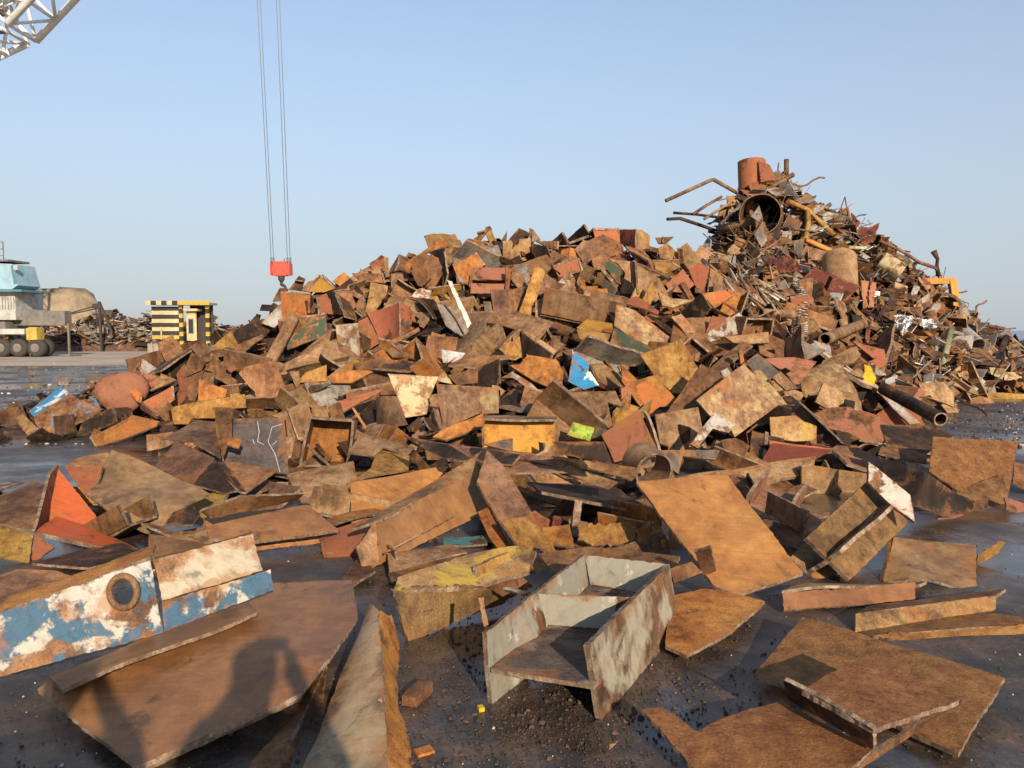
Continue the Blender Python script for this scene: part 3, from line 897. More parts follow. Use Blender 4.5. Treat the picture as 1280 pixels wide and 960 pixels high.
shards('far_scrap', ('far_grey', 'far_brown', 'rust_brown', 'galv', 'rust_dark_and_shade', 'far_grey'), 5200, far_place, (.25, 1.3), 'distant long heap of mixed scrap behind the striped cabin', (1, 9), .04)
# ------------------------------------------------------------------ foreground pieces (traced, each at its own distance)
TRACED = []          # outlines in photo pixels: the loose fill keeps clear of them
def gz(tile, pts):   # (x, y, z) -> point at height z
    q = T(tile, pts); TRACED.append([(a[0], a[1]) for a in q])
    return [G(a[0], a[1], a[2]) for a in q]
def vd(tile, pts):   # (x, y, d) -> point at distance d
    q = T(tile, pts); TRACED.append([(a[0], a[1]) for a in q])
    return [V(a[0], a[1], a[2]) for a in q]

# blue and white flaking box beam, lower left
def blue_beam():
    fl = vd('P', [(-2, 846, 3.40), (204, 791, 3.74), (188, 697, 3.84), (-4, 768, 3.46)])
    hc = V(154, 739, 3.70)
    n = newell(fl)
    pl = lambda x, y: plane_hit(x, y, fl[1], n)
    hole = [pl(154 + 17 * math.cos(t), 740 + 20 * math.sin(t)) for t in [2 * math.pi * k / 24 for k in range(24)]]
    a = vd('P', [(205, 790, 3.75), (341, 738, 4.04), (339, 712, 4.06), (203, 752, 3.77)])
    cr = vd('P', [(203, 751, 3.775), (328, 713, 4.065), (315, 667, 4.2), (192, 701, 3.88)])
    top = [fl[3], fl[2], fl[2] + Vector((-.05, .17, .015)), fl[3] + Vector((-.05, .17, .015))]
    tr = [cr[3], cr[2], cr[2] + Vector((-.05, .12, -.02)), cr[3] + Vector((-.05, .12, -.02))]
    thing('box_section', 'flaking blue and white box beam with a round hole, lower left', 'steel beam', 'blue_white', [
        ('side_plate', fl + [], {'hole': hole, 'th': .022}), ('flange', a, {'mat': 'blue_white'}), ('web', cr, {'mat': 'cream_plain'}),
        ('top_flange', top, {'mat': 'rust_orange'}), ('top_flange', tr, {'mat': 'rust_orange'})])
    rim_pts = [p + (CAM - hc).normalized() * .006 for p in hole]
    bm = bmesh.new(); o = base_of(rim_pts)
    tube_pts(bm, [p - o for p in rim_pts] + [rim_pts[0] - o], .017, 8, cap=False)
    root = bpy.data.objects['box_section']
    finish(bm, 'hole_rim', ('rust_tan',), o, root)
blue_beam()
# brown folded plate that carries the shadows
thing('folded_plate', 'wide brown plate with a folded lip under the blue beam', 'plate', 'plate_brown', [
    ('plate', gz('P', [(47, 862, .07), (170, 958, .05), (376, 867, .13), (412, 826, .17), (447, 768, .2), (440, 727, .2), (330, 728, .2), (190, 790, .14), (66, 848, .12)]), {'th': .02}),
    ('lip', gz('P', [(62, 846, .125), (77, 861, .15), (322, 764, .24), (310, 752, .205)]), {'mat': 'plate_brown'}),
    ('under_plate', gz('P', [(120, 915, .025), (180, 962, .02), (378, 872, .085), (320, 850, .10)]), {'mat': 'rust_dark_and_shade'})])
# pale folded plate leaning at the bottom edge
thing('folded_wedge', 'pale scuffed folded plate with a torn orange side, bottom edge', 'plate', 'pipe_scuffed', [
    ('main_face', vd('P', [(364, 995, 2.66), (486, 990, 2.58), (474, 764, 3.72), (461, 757, 3.9)]), {'bend': .022, 'th': .018}),
    ('side_face', vd('P', [(486, 990, 2.58), (474, 764, 3.72), (484, 772, 3.76), (497, 806, 3.74), (500, 885, 3.2), (545, 990, 2.76)]), {'mat': 'rust_orange', 'ragged': .012}),
    ('torn_tab', vd('P', [(484, 772, 3.76), (490, 768, 3.8), (498, 800, 3.8), (494, 806, 3.74)]), {'mat': 'rust_orange'})], warp=.01)
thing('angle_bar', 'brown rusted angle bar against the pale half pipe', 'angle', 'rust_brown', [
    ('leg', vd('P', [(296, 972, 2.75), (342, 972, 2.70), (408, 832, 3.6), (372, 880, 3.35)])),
    ('leg', vd('P', [(342, 972, 2.70), (385, 972, 2.8), (404, 880, 3.3), (408, 832, 3.6)]), {'mat': 'rust_dark_and_shade'})], th=.02)  # darker rust paints the shade on the leg turned left
# grey H-beam offcut
def h_beam():
    z = .33
    thing('h_section', 'grey painted H-beam offcut with cross plates, front centre', 'steel beam', 'grey_paint', [
        ('flange', gz('P', [(736, 806, z), (752, 901, .0), (849, 785, .0), (837, 705, z)]), {'mat': 'white_worn', 'th': .028}),
        ('flange', gz('P', [(609, 790, z), (616, 880, .0), (659, 846, .0), (672, 800, .15), (742, 730, .14), (730, 694, z)]), {'th': .022}),
        ('web', gz('P', [(613, 836, .165), (743, 857, .165), (822, 745, .165), (735, 729, .165)]), {'mat': 'grey_dirty', 'th': .02}),
        ('cross_plate', gz('P', [(672, 742, z - .01), (788, 747, z - .01), (766, 786, .17), (679, 781, .17)]), {'th': .014}),
        ('cross_plate', gz('P', [(731, 694, z), (836, 706, z), (828, 744, .17), (738, 731, .17)]), {'th': .014}),
        ('bent_strip', vd('P', [(598, 747, 3.6), (604, 746, 3.6), (613, 800, 3.42), (608, 800, 3.42)]), {'mat': 'rust_tan'}),
        ('ledge', vd('P', [(628, 733, 4.1), (664, 740, 3.95), (668, 745, 3.9), (630, 737, 4.08)]), {'mat': 'white_worn'})], warp=.004)
h_beam()
# yellow worn beam behind it
thing('yellow_section', 'worn yellow beam end with ragged front edge left of the H-beam', 'steel beam', 'ochre', [
    ('front', gz('P', [(492, 738, .27), (600, 731, .22), (632, 752, .05), (510, 802, .0)]), {'ragged': .012, 'mat': 'rust_olive', 'warp': .02}),
    ('front', gz('P', [(600, 733, .21), (645, 713, .23), (666, 733, .12), (630, 753, .05)]), {'ragged': .012, 'mat': 'rust_brown'}),
    ('top', gz('P', [(492, 738, .27), (497, 721, .3), (585, 692, .3), (645, 683, .34), (671, 689, .34), (662, 712, .26), (600, 731, .22)]), {'mat': 'yellow_flake'}),
    ('stiffener', gz('P', [(598, 733, .2), (597, 708, .3), (636, 690, .33), (640, 715, .2)]), {'mat': 'ochre'})], th=.03)
def lump(name, label, mat, px, py, z, sx, sy, sz, rz=0, rx=0, cat='offcut'):
    bm = bmesh.new()
    box_bm(bm, -sx / 2, sx / 2, -sy / 2, sy / 2, 0, sz)
    bmesh.ops.subdivide_edges(bm, edges=bm.edges[:], cuts=2, use_grid_fill=True)
    k = random.uniform(0, 30)
    for v in bm.verts: v.co += Vector((nz(v.co, 9, k), nz(v.co, 9, k + 4), nz(v.co, 9, k + 8))) * .035 * max(sx, sy)
    o = finish(bm, name, (mat,), G(px, py, z)); o.rotation_euler = (rx, 0, rz)
    return tag(o, label, cat)
lump('rust_block', 'small brick-sized rusty block on the wet ground', 'rust_brown', 522, 874, 0.0, .07, .16, .05, -.35)
lump('rust_chip', 'flat rusty chip near the bottom edge of the frame', 'rust_orange', 530, 941, 0.0, .07, .05, .012, .5)
# channel beam in the middle with its leaning plate
thing('channel_section', 'long brown channel beam pointing at the camera in the centre', 'steel beam', 'plate_brown', [
    ('web', vd('P', [(454, 716, 5.06), (614, 637, 6.2), (602, 588, 6.45), (469, 650, 5.3)]), {'th': .025}),
    ('flange', vd('P', [(439, 662, 5.35), (607, 562, 6.75), (602, 590, 6.43), (469, 651, 5.28)]), {'mat': 'rust_olive'}),
    ('end_face', vd('P', [(446, 684, 5.12), (469, 652, 5.29), (474, 705, 5.12), (455, 716, 5.05)]), {'mat': 'rust_tan'}),
    ('weld', vd('P', [(480, 691, 5.165), (568, 644, 5.80), (568.6, 645.6, 5.79), (481, 693, 5.155)]), {'mat': 'white_worn', 'th': .006})], th=.02)
thing('leaning_plate', 'tapered greyish plate leaning on the end of the channel beam', 'plate', 'rust_purple', [
    ('plate', vd('P', [(609, 562, 6.2), (628, 580, 6.1), (664, 640, 5.75), (685, 686, 5.5), (639, 678, 5.45), (596, 602, 5.9)]))], th=.03)
thing('torn_plate', 'ochre torn plate wedged under the leaning plate', 'plate', 'rust_orange', [
    ('plate', vd('P', [(597, 640, 5.75), (616, 630, 5.8), (640, 678, 5.52), (625, 690, 5.45), (612, 672, 5.55)]))])
# big orange plate right of centre
thing('big_plate', 'big orange-brown square plate lying on its slope right of centre', 'plate', 'plate_orange', [
    ('plate', gz('P', [(795, 604, .56), (908, 591, .60), (1004, 716, .16), (924, 743, .10), (893, 731, .12)]), {'th': .022})])
thing('ground_plate', 'orange rusty plate flat on the ground beside the H-beam', 'plate', 'rust_orange', [
    ('plate', gz('P', [(836, 742, .10), (880, 735, .10), (956, 750, .09), (914, 792, .07), (858, 818, .06), (832, 806, .06)]))])
thing('torn_curl', 'crumpled rusty curl of sheet behind the H-beam', 'offcut', 'rust_brown', [
    ('strip', gz('P', [(836, 712, .24), (882, 698, .28), (884, 714, .22), (842, 730, .16)])),
    ('tab', gz('P', [(868, 690, .36), (888, 684, .42), (896, 712, .24), (880, 717, .2)]), {'mat': 'rust_purple'})])
# dark H-beam offcut standing on end, right
TILES['q'] = (960, 550, 220 / 1056)
def dark_beam():
    pl = vd('q', [(222, 590, 4.95), (600, 245, 5.5), (845, 492, 5.42), (490, 842, 4.86)])
    ax = pl[1] - pl[0]
    f2 = vd('q', [(130, 700, 5.12), (342, 872, 4.98)])
    m1 = vd('q', [(355, 718, 4.91), (345, 705, 4.93)])[0]; m2 = (f2[0] + f2[1]) / 2
    n = newell(pl)
    if n.dot(CAM - pl[0]) < 0: n = -n
    a, b_ = (pl[0] + pl[3]) / 2, (pl[1] + pl[2]) / 2
    e = vd('q', [(605, 130, 5.42), (700, 200, 5.38), (855, 330, 5.3), (880, 492, 5.2), (718, 372, 5.28), (600, 252, 5.35)])
    thing('dark_h_section', 'dark H-beam offcut with a white end plate standing on edge', 'steel beam', 'rust_olive', [
        ('web', pl, {'th': .03}), ('rib', [a, b_, b_ + n * .12, a + n * .12], {'mat': 'rust_olive'}),
        ('flange', [f2[0], f2[1], f2[1] + ax * .95, f2[0] + ax * .95], {'mat': 'rust_tan', 'th': .03}),
        ('stem', [a, m2, m2 + ax * .95, a + ax * .95], {'mat': 'rust_dark_and_shade', 'th': .03}),
        ('end_plate', e, {'mat': 'white_flake', 'th': .035})], th=.026)
dark_beam()
thing('cut_plate', 'tan plate with an angled lower cut on the right', 'plate', 'rust_tan', [
    ('plate', vd('P', [(1166, 546, 7.9), (1273, 552, 7.9), (1259, 622, 7.35), (1236, 629, 7.3), (1195, 614, 7.38), (1161, 590, 7.55)]), {'mat': 'rust_rough'}),
    ('bent_leg', vd('P', [(1254, 592, 7.5), (1259, 622, 7.35), (1250, 640, 7.1), (1205, 632, 7.15), (1195, 614, 7.38)]), {'mat': 'rust_brown'})])
thing('dark_shelf', 'dark rusted shelf plate behind the angled tan plate', 'plate', 'rust_dark_and_shade', [
    ('plate', vd('P', [(1100, 531, 8.8), (1168, 531, 8.8), (1192, 545, 8.6), (1160, 565, 8.3), (1110, 557, 8.4)]), {'mat': 'rust_dark_and_shade'}),
    ('leg', vd('P', [(1102, 558, 8.35), (1160, 566, 8.25), (1158, 578, 8.1), (1098, 566, 8.2)]), {'mat': 'rust_brown'})])
thing('curved_pan', 'dark curved pan lying in shade below the tan plate', 'plate', 'rust_dark_and_shade', [  # the shade it lies in is put into its dark colour
    ('pan', gz('P', [(1098, 570, .45), (1160, 592, .4), (1196, 618, .2), (1240, 634, .06), (1180, 645, .04), (1120, 622, .2)]))])
thing('red_channel', 'short dusty red channel piece on the ground at right', 'channel', 'oxide_red', [
    ('web', vd('P', [(1118, 636, 6.95), (1172, 631, 7.05), (1174, 654, 6.8), (1120, 657, 6.75)])),
    ('flange', vd('P', [(1172, 638, 6.75), (1194, 632, 6.9), (1206, 646, 6.75), (1204, 654, 6.6), (1172, 655, 6.55)]))])
thing('red_strip', 'dusty red strip at the right edge of the frame', 'plate', 'salmon', [
    ('strip', vd('P', [(1256, 620, 7.1), (1290, 634, 7.0), (1290, 652, 6.8), (1258, 636, 6.9)]))])
thing('brown_strip', 'brown plate cut by the right frame edge', 'plate', 'rust_brown', [
    ('strip', vd('P', [(1268, 578, 8.0), (1300, 582, 8.0), (1300, 622, 7.6), (1266, 604, 7.7)]))])
thing('grey_plate', 'grey-brown rectangular plate propped up above the angle bars', 'plate', 'plate_olive', [
    ('plate', vd('P', [(1117, 672, 5.35), (1220, 681, 5.25), (1221, 740, 4.8), (1162, 724, 4.85), (1104, 727, 4.95)]), {'th': .02}),
    ('flange', vd('P', [(1112, 671, 5.36), (1117, 672, 5.35), (1104, 727, 4.95), (1100, 727, 4.97)]), {'mat': 'rust_tan'})])
thing('curled_strip', 'curled yellowish strip beside the propped grey plate', 'offcut', 'ochre', [
    ('strip', vd('P', [(1221, 706, 5.3), (1222, 694, 5.3), (1250, 676, 5.5), (1258, 678, 5.5), (1246, 694, 5.35)]), {'bend': .03}),
    ('stub', vd('P', [(1221, 708, 5.3), (1236, 720, 5.2), (1230, 732, 5.05), (1220, 722, 5.1)]), {'mat': 'ochre'})])
# the angle bars at right
thing('short_angle', 'upper short brown angle bar lying across at right', 'angle', 'plate_brown', [
    ('leg', vd('P', [(978, 741, 4.45), (1144, 728, 4.65), (1144, 750, 4.55), (980, 763, 4.36)])),
    ('flange', vd('P', [(977, 738, 4.45), (1000, 733, 4.65), (1158, 724, 4.85), (1145, 729, 4.65)]), {'mat': 'rust_tan'})])
thing('long_angle', 'longer brown angle bar below the short one at right', 'angle', 'rust_olive', [
    ('leg', vd('P', [(1068, 768, 4.2), (1244, 745, 4.4), (1245, 762, 4.35), (1068, 791, 4.1)])),
    ('flange', vd('P', [(1068, 766, 4.2), (1085, 757, 4.35), (1258, 738, 4.55), (1245, 745, 4.4)]), {'mat': 'rust_brown'})])
thing('orange_channel', 'bright orange ragged channel at the right edge', 'channel', 'rust_gold', [
    ('web', vd('P', [(1090, 793, 4.02), (1292, 780, 4.15), (1292, 815, 3.98), (1170, 820, 3.9)]), {'ragged': .015}),
    ('flange', vd('P', [(1070, 792, 4.1), (1244, 764, 4.35), (1292, 770, 4.3), (1292, 781, 4.15), (1092, 795, 4.02)]), {'mat': 'rust_rough'})])
thing('rough_plate', 'large rough rusted plate flat on the ground, lower right', 'plate', 'rust_rough', [
    ('plate', gz('P', [(1003, 771, .13), (1256, 847, .11), (1198, 941, .05), (1120, 905, .05), (942, 843, .06)]), {'th': .02, 'ragged': .005})])
thing('stepped_plate', 'stepped rusty plate with a raised top, bottom right', 'plate', 'rust_rough', [
    ('top', gz('P', [(1003, 862, .25), (1085, 820, .25), (1200, 872, .22), (1092, 911, .25)]), {'th': .02}),
    ('step', gz('P', [(980, 850, .26), (1004, 862, .25), (1092, 911, .25), (1090, 938, .14), (1020, 895, .13), (983, 872, .13)]), {'mat': 'rust_dark_and_shade'}),
    ('base', gz('P', [(801, 888, .13), (826, 885, .13), (872, 915, .11), (978, 872, .12), (1091, 937, .13), (1060, 965, .1), (885, 975, .08)]), {'mat': 'rust_rough'}),
    ('edge', gz('P', [(1091, 938, .13), (1202, 873, .21), (1203, 878, .19), (1060, 968, .08)]), {'mat': 'rust_brown'})])
thing('corner_angle', 'small upright angle cut by the bottom edge', 'angle', 'rust_tan', [
    ('leg', vd('P', [(763, 930, 2.95), (792, 922, 3.05), (800, 985, 2.75), (755, 985, 2.72)])),
    ('leg', vd('P', [(792, 922, 3.05), (855, 968, 2.85), (840, 985, 2.75), (800, 985, 2.75)]), {'mat': 'rust_dark_and_shade'})])
# layer of plates behind the H-beam
thing('wide_sheet', 'wide rusty sheet lying behind the grey H-beam', 'plate', 'rust_brown', [
    ('sheet', gz('P', [(672, 692, .16), (735, 682, .2), (850, 694, .2), (845, 718, .16), (760, 712, .12), (700, 722, .1)]))])
thing('t_section', 'dark T-beam with a bright cut edge in the centre', 'steel beam', 'rust_dark_and_shade', [
    ('flange', vd('P', [(677, 614, 6.1), (824, 643, 5.9), (770, 610, 7.1), (660, 601, 7.1)]), {'th': .025}),
    ('web', vd('P', [(719, 626, 6.02), (728, 627, 6.02), (722, 672, 5.75), (714, 668, 5.8)]), {'mat': 'lit_cut_edge'}),
    ('lower_flange', vd('P', [(712, 648, 5.95), (734, 652, 5.9), (733, 656, 5.85), (711, 652, 5.9)]), {'mat': 'lit_cut_edge'})])
thing('slanted_plate', 'brown plate slanting above the dark T-beam', 'plate', 'oxide_dark', [
    ('plate', vd('P', [(659, 602, 7.05), (760, 607, 7.05), (772, 629, 6.7), (680, 615, 6.75)]))])
thing('ragged_strip', 'ragged orange strip on edge under the dark T-beam', 'plate', 'rust_gold', [
    ('strip', vd('P', [(723, 656, 5.7), (794, 655, 5.7), (797, 676, 5.6), (740, 683, 5.55), (722, 676, 5.6)]), {'ragged': .03}),])
thing('left_strip', 'rusty strip left of the ragged one behind the leaning plate', 'plate', 'rust_orange', [
    ('strip', vd('P', [(677, 658, 5.65), (712, 656, 5.68), (718, 684, 5.5), (684, 680, 5.5)]))])
thing('crumpled_lump', 'crumpled lump of thick orange rust left of the big plate', 'offcut', 'rust_gold', [
    ('lump', vd('P', [(796, 658, 5.6), (818, 652, 5.6), (836, 678, 5.45), (838, 692, 5.35), (812, 692, 5.4), (798, 678, 5.5)]))], crumple=.06)
thing('teal_strip', 'narrow teal painted strip between the channel and yellow beams', 'plate', 'teal_dark', [
    ('strip', vd('P', [(553, 672, 5.6), (608, 668, 5.7), (609, 678, 5.6), (555, 683, 5.5)]))])
thing('low_plank', 'tan plank under the channel beam behind the yellow beam', 'plate', 'rust_tan', [
    ('plank', vd('P', [(484, 692, 5.2), (562, 679, 5.5), (584, 690, 5.3), (486, 715, 4.95)])),
    ('edge', vd('P', [(486, 716, 4.95), (584, 691, 5.3), (580, 700, 5.2), (490, 728, 4.85)]), {'mat': 'rust_brown'})])
thing('puddle_strip', 'brown strip on the ground by the puddle left of the channel beam', 'plate', 'rust_brown', [  # solid strip in its own brown rust
    ('strip', gz('P', [(427, 726, .05), (448, 694, .07), (470, 712, .07), (440, 732, .04)]))])
thing('mid_plate', 'orange-brown plate standing behind the channel beam', 'plate', 'plate_orange', [
    ('plate', vd('P', [(438, 604, 6.6), (562, 582, 7.3), (540, 608, 7.0), (470, 642, 6.3), (440, 657, 6.1)]))])
# flat stack in the middle, between heap and front pieces
for k, (pts, m, lb) in enumerate((
    ([(505, 545, .62), (650, 568, .6), (640, 580, .55), (560, 575, .5)], 'rust_dark_and_shade', 'dark flat plate in the stack left of the yellow channel'),
    ([(560, 556, .6), (705, 572, .6), (740, 590, .5), (620, 592, .48)], 'rust_purple', 'thin plate in the flat stack below the yellow channel'),
    ([(650, 573, .58), (776, 600, .45), (760, 612, .4), (700, 592, .45)], 'rust_tan', 'long thin pale-edged plate in the flat stack'),
    ([(690, 570, .62), (800, 585, .55), (790, 598, .5), (720, 582, .55)], 'rust_brown', 'brown flat plate at the right of the flat stack'),
    ([(690, 552, .8), (755, 553, .8), (765, 580, .65), (700, 568, .7)], 'rust_dark_and_shade', 'black channel back right of the yellow channel'))):
    thing('stacked_plate', lb, 'plate', m, [('plate', gz('P', pts))])
thing('thin_strut', 'thin bent flat bar in front of the flat stack', 'bar', 'rust_tan', [
    ('bar', vd('P', [(655, 573, 7.3), (660, 572, 7.3), (726, 603, 6.7), (720, 606, 6.7)]))])

# ---- left foreground group
thing('orange_bracket', 'bright orange-red gusseted bracket at the left', 'bracket', 'oxide_orange', [
    ('gusset', vd('P', [(73, 586, 6.25), (133, 661, 5.95), (120, 666, 5.85), (73, 660, 5.85), (56, 655, 5.85)])),
    ('flange', vd('P', [(42, 663, 5.55), (73, 644, 5.95), (122, 662, 5.9), (178, 689, 5.62), (174, 694, 5.5)]), {'th': .03}),
    ('side_plate', vd('P', [(73, 581, 6.28), (63, 592, 6.1), (48, 650, 5.6), (43, 664, 5.52), (58, 656, 5.85), (74, 588, 6.26)]), {'mat': 'oxide_red'}),
    ('lower_gusset', vd('P', [(44, 667, 5.53), (68, 684, 5.5), (36, 708, 5.4)]), {'mat': 'oxide_red'}),
    ('back_plate', vd('P', [(80, 583, 6.5), (128, 582, 6.5), (124, 600, 6.4), (106, 618, 6.3)]), {'mat': 'oxide_red'})], th=.022, warp=.003)
thing('tan_sheet', 'large tan bent sheet leaning beside the orange bracket', 'plate', 'plate_olive', [
    ('sheet', vd('P', [(140, 562, 6.9), (195, 583, 6.75), (262, 617, 6.35), (236, 630, 6.2), (205, 656, 5.95), (184, 664, 5.85), (150, 649, 5.95), (108, 617, 6.25)]), {'th': .022, 'warp': .013}),
    ('fold', vd('P', [(205, 656, 5.95), (216, 640, 6.05), (240, 630, 6.2), (250, 640, 6.1), (240, 655, 5.9)]), {'mat': 'rust_dark_and_shade'})])
thing('sheet_behind', 'brown sheet edge rising behind the orange bracket', 'plate', 'rust_brown', [
    ('sheet', vd('P', [(82, 581, 6.7), (98, 572, 6.85), (135, 566, 7.0), (140, 575, 6.95), (128, 584, 6.7)]))])
thing('left_plate', 'brown sheet at the left frame edge, upper one', 'plate', 'rust_purple', [
    ('plate', vd('P', [(-12, 622, 6.0), (32, 609, 6.2), (40, 600, 6.4), (57, 608, 6.1), (42, 662, 5.6), (-12, 652, 5.6)])),])
thing('left_box', 'tan scorched box side at the left frame edge, lower one', 'plate', 'ochre', [
    ('side', vd('P', [(-12, 655, 5.6), (42, 667, 5.55), (36, 704, 5.35), (14, 700, 5.35), (-12, 694, 5.35)]))])
thing('low_plate', 'brown flat plate on wet ground below the orange bracket', 'plate', 'rust_dark_and_shade', [
    ('plate', gz('P', [(40, 704, .04), (150, 676, .08), (190, 692, .07), (110, 712, .04)]))])
thing('round_plate', 'rounded purple-brown plate half hidden behind the blue beam', 'plate', 'rust_purple', [
    ('plate', gz('P', [(-10, 722, .2), (20, 711, .22), (70, 713, .2), (98, 722, .15), (40, 752, .12), (-10, 760, .14)]))])
thing('box_plate', 'brown boxed plate just above the blue beam', 'plate', 'rust_brown', [
    ('plate', vd('P', [(186, 668, 5.5), (258, 680, 5.35), (240, 694, 5.1), (186, 700, 5.2)])),
    ('lip', vd('P', [(176, 655, 5.65), (190, 655, 5.7), (262, 680, 5.33), (250, 684, 5.3)]), {'mat': 'rust_purple'})])
thing('flat_tan_plate', 'flat tan plate stack pointing right above the blue beam', 'plate', 'plate_brown', [
    ('plate', gz('P', [(254, 646, .3), (386, 631, .32), (423, 661, .2), (318, 678, .16), (262, 673, .2)]), {'th': .025}),
    ('under', gz('P', [(300, 672, .15), (424, 664, .12), (420, 676, .06), (318, 688, .06)]), {'mat': 'rust_brown'})])
thing('thin_plate', 'thin dark plate resting on the flat tan stack', 'plate', 'rust_brown', [
    ('plate', gz('P', [(250, 640, .42), (300, 620, .5), (380, 616, .5), (370, 624, .42), (262, 648, .36)]))])
thing('dark_fold', 'folded dark plate forming a tent left of the slate plate', 'plate', 'rust_dark_and_shade', [
    ('face', vd('P', [(195, 581, 7.3), (221, 551, 7.7), (268, 573, 7.3), (240, 605, 6.9)]), {'mat': 'rust_purple'}),
    ('back', vd('P', [(268, 573, 7.3), (300, 612, 6.9), (280, 616, 6.8), (240, 605, 6.9)]), {'mat': 'rust_dark_and_shade'})])
thing('tri_plate', 'triangular brown plate in front of the slate plate', 'plate', 'rust_brown', [
    ('face', vd('P', [(279, 576, 7.4), (310, 580, 7.35), (346, 587, 7.25), (308, 615, 6.85)])),
    ('flange', vd('P', [(262, 578, 7.3), (280, 576, 7.4), (308, 615, 6.85), (300, 614, 6.82)]), {'mat': 'rust_dark_and_shade'})])
def slate_plate():
    ps = vd('P', [(272, 524, 8.6), (355, 522, 8.6), (361, 592, 8.05), (276, 584, 8.1)])
    r = thing('slate_plate', 'dark slate plate marked with chalk scribbles', 'plate', 'slate', [('plate', ps)], warp=.002)
    n = newell(ps)
    if n.dot(CAM - ps[0]) < 0: n = -n
    q = lambda x, y: plane_hit(x, y, ps[0] + n * .012, n)
    for pts in ([(340, 534), (335, 552), (344, 568), (350, 590)], [(346, 551), (341, 556)], [(322, 527), (324, 540), (322, 552), (330, 556)], [(316, 549), (318, 555)], [(353, 530), (340, 534)]):
        pp = [q(*p) for p in pts]
        bm = bmesh.new()
        for u, v in zip(pp, pp[1:]): bar_bm(bm, u, v, .007, .004, upv=n)
        o = finish(bm, 'chalk_mark', ('chalk',), Vector((0, 0, 0)))
        o.parent = r; o.location = -r.location
    thing('hanging_strip', 'brown strip hanging over the left edge of the slate plate', 'plate', 'rust_brown', [
        ('strip', vd('P', [(268, 511, 8.5), (291, 511, 8.5), (290, 545, 8.2), (279, 570, 7.95), (270, 540, 8.2)]))], warp=.03)
    thing('rust_scrap', 'orange torn corner beside the slate plate', 'offcut', 'rust_orange', [
        ('scrap', vd('P', [(288, 545, 8.1), (302, 550, 8.05), (298, 560, 7.95), (284, 556, 8.0)]))])
    thing('brown_sheet', 'brown bent sheet lying left of the slate plate', 'plate', 'rust_purple', [
        ('sheet', vd('P', [(205, 548, 8.5), (246, 524, 8.9), (270, 526, 8.8), (276, 572, 7.9), (240, 552, 8.1)]))])
slate_plate()
thing('tan_offcut', 'tan plate offcut right of the slate plate on the ground', 'plate', 'rust_tan', [
    ('plate', vd('P', [(358, 593, 7.4), (442, 576, 7.7), (446, 600, 7.3), (435, 632, 6.8), (376, 626, 6.9)]))])
thing('hooked_bracket', 'rusty bracket with a hooked end above the mid plate', 'bracket', 'rust_tan', [
    ('arm', vd('b', [(510, 780, 8.3), (590, 640, 8.6), (950, 740, 8.4), (905, 790, 8.2), (740, 742, 8.2), (680, 800, 8.2)])),
    ('body', vd('b', [(690, 800, 8.2), (750, 745, 8.3), (920, 800, 8.2), (910, 890, 7.9), (560, 960, 7.5), (660, 880, 7.8)]), {'mat': 'ochre'})])
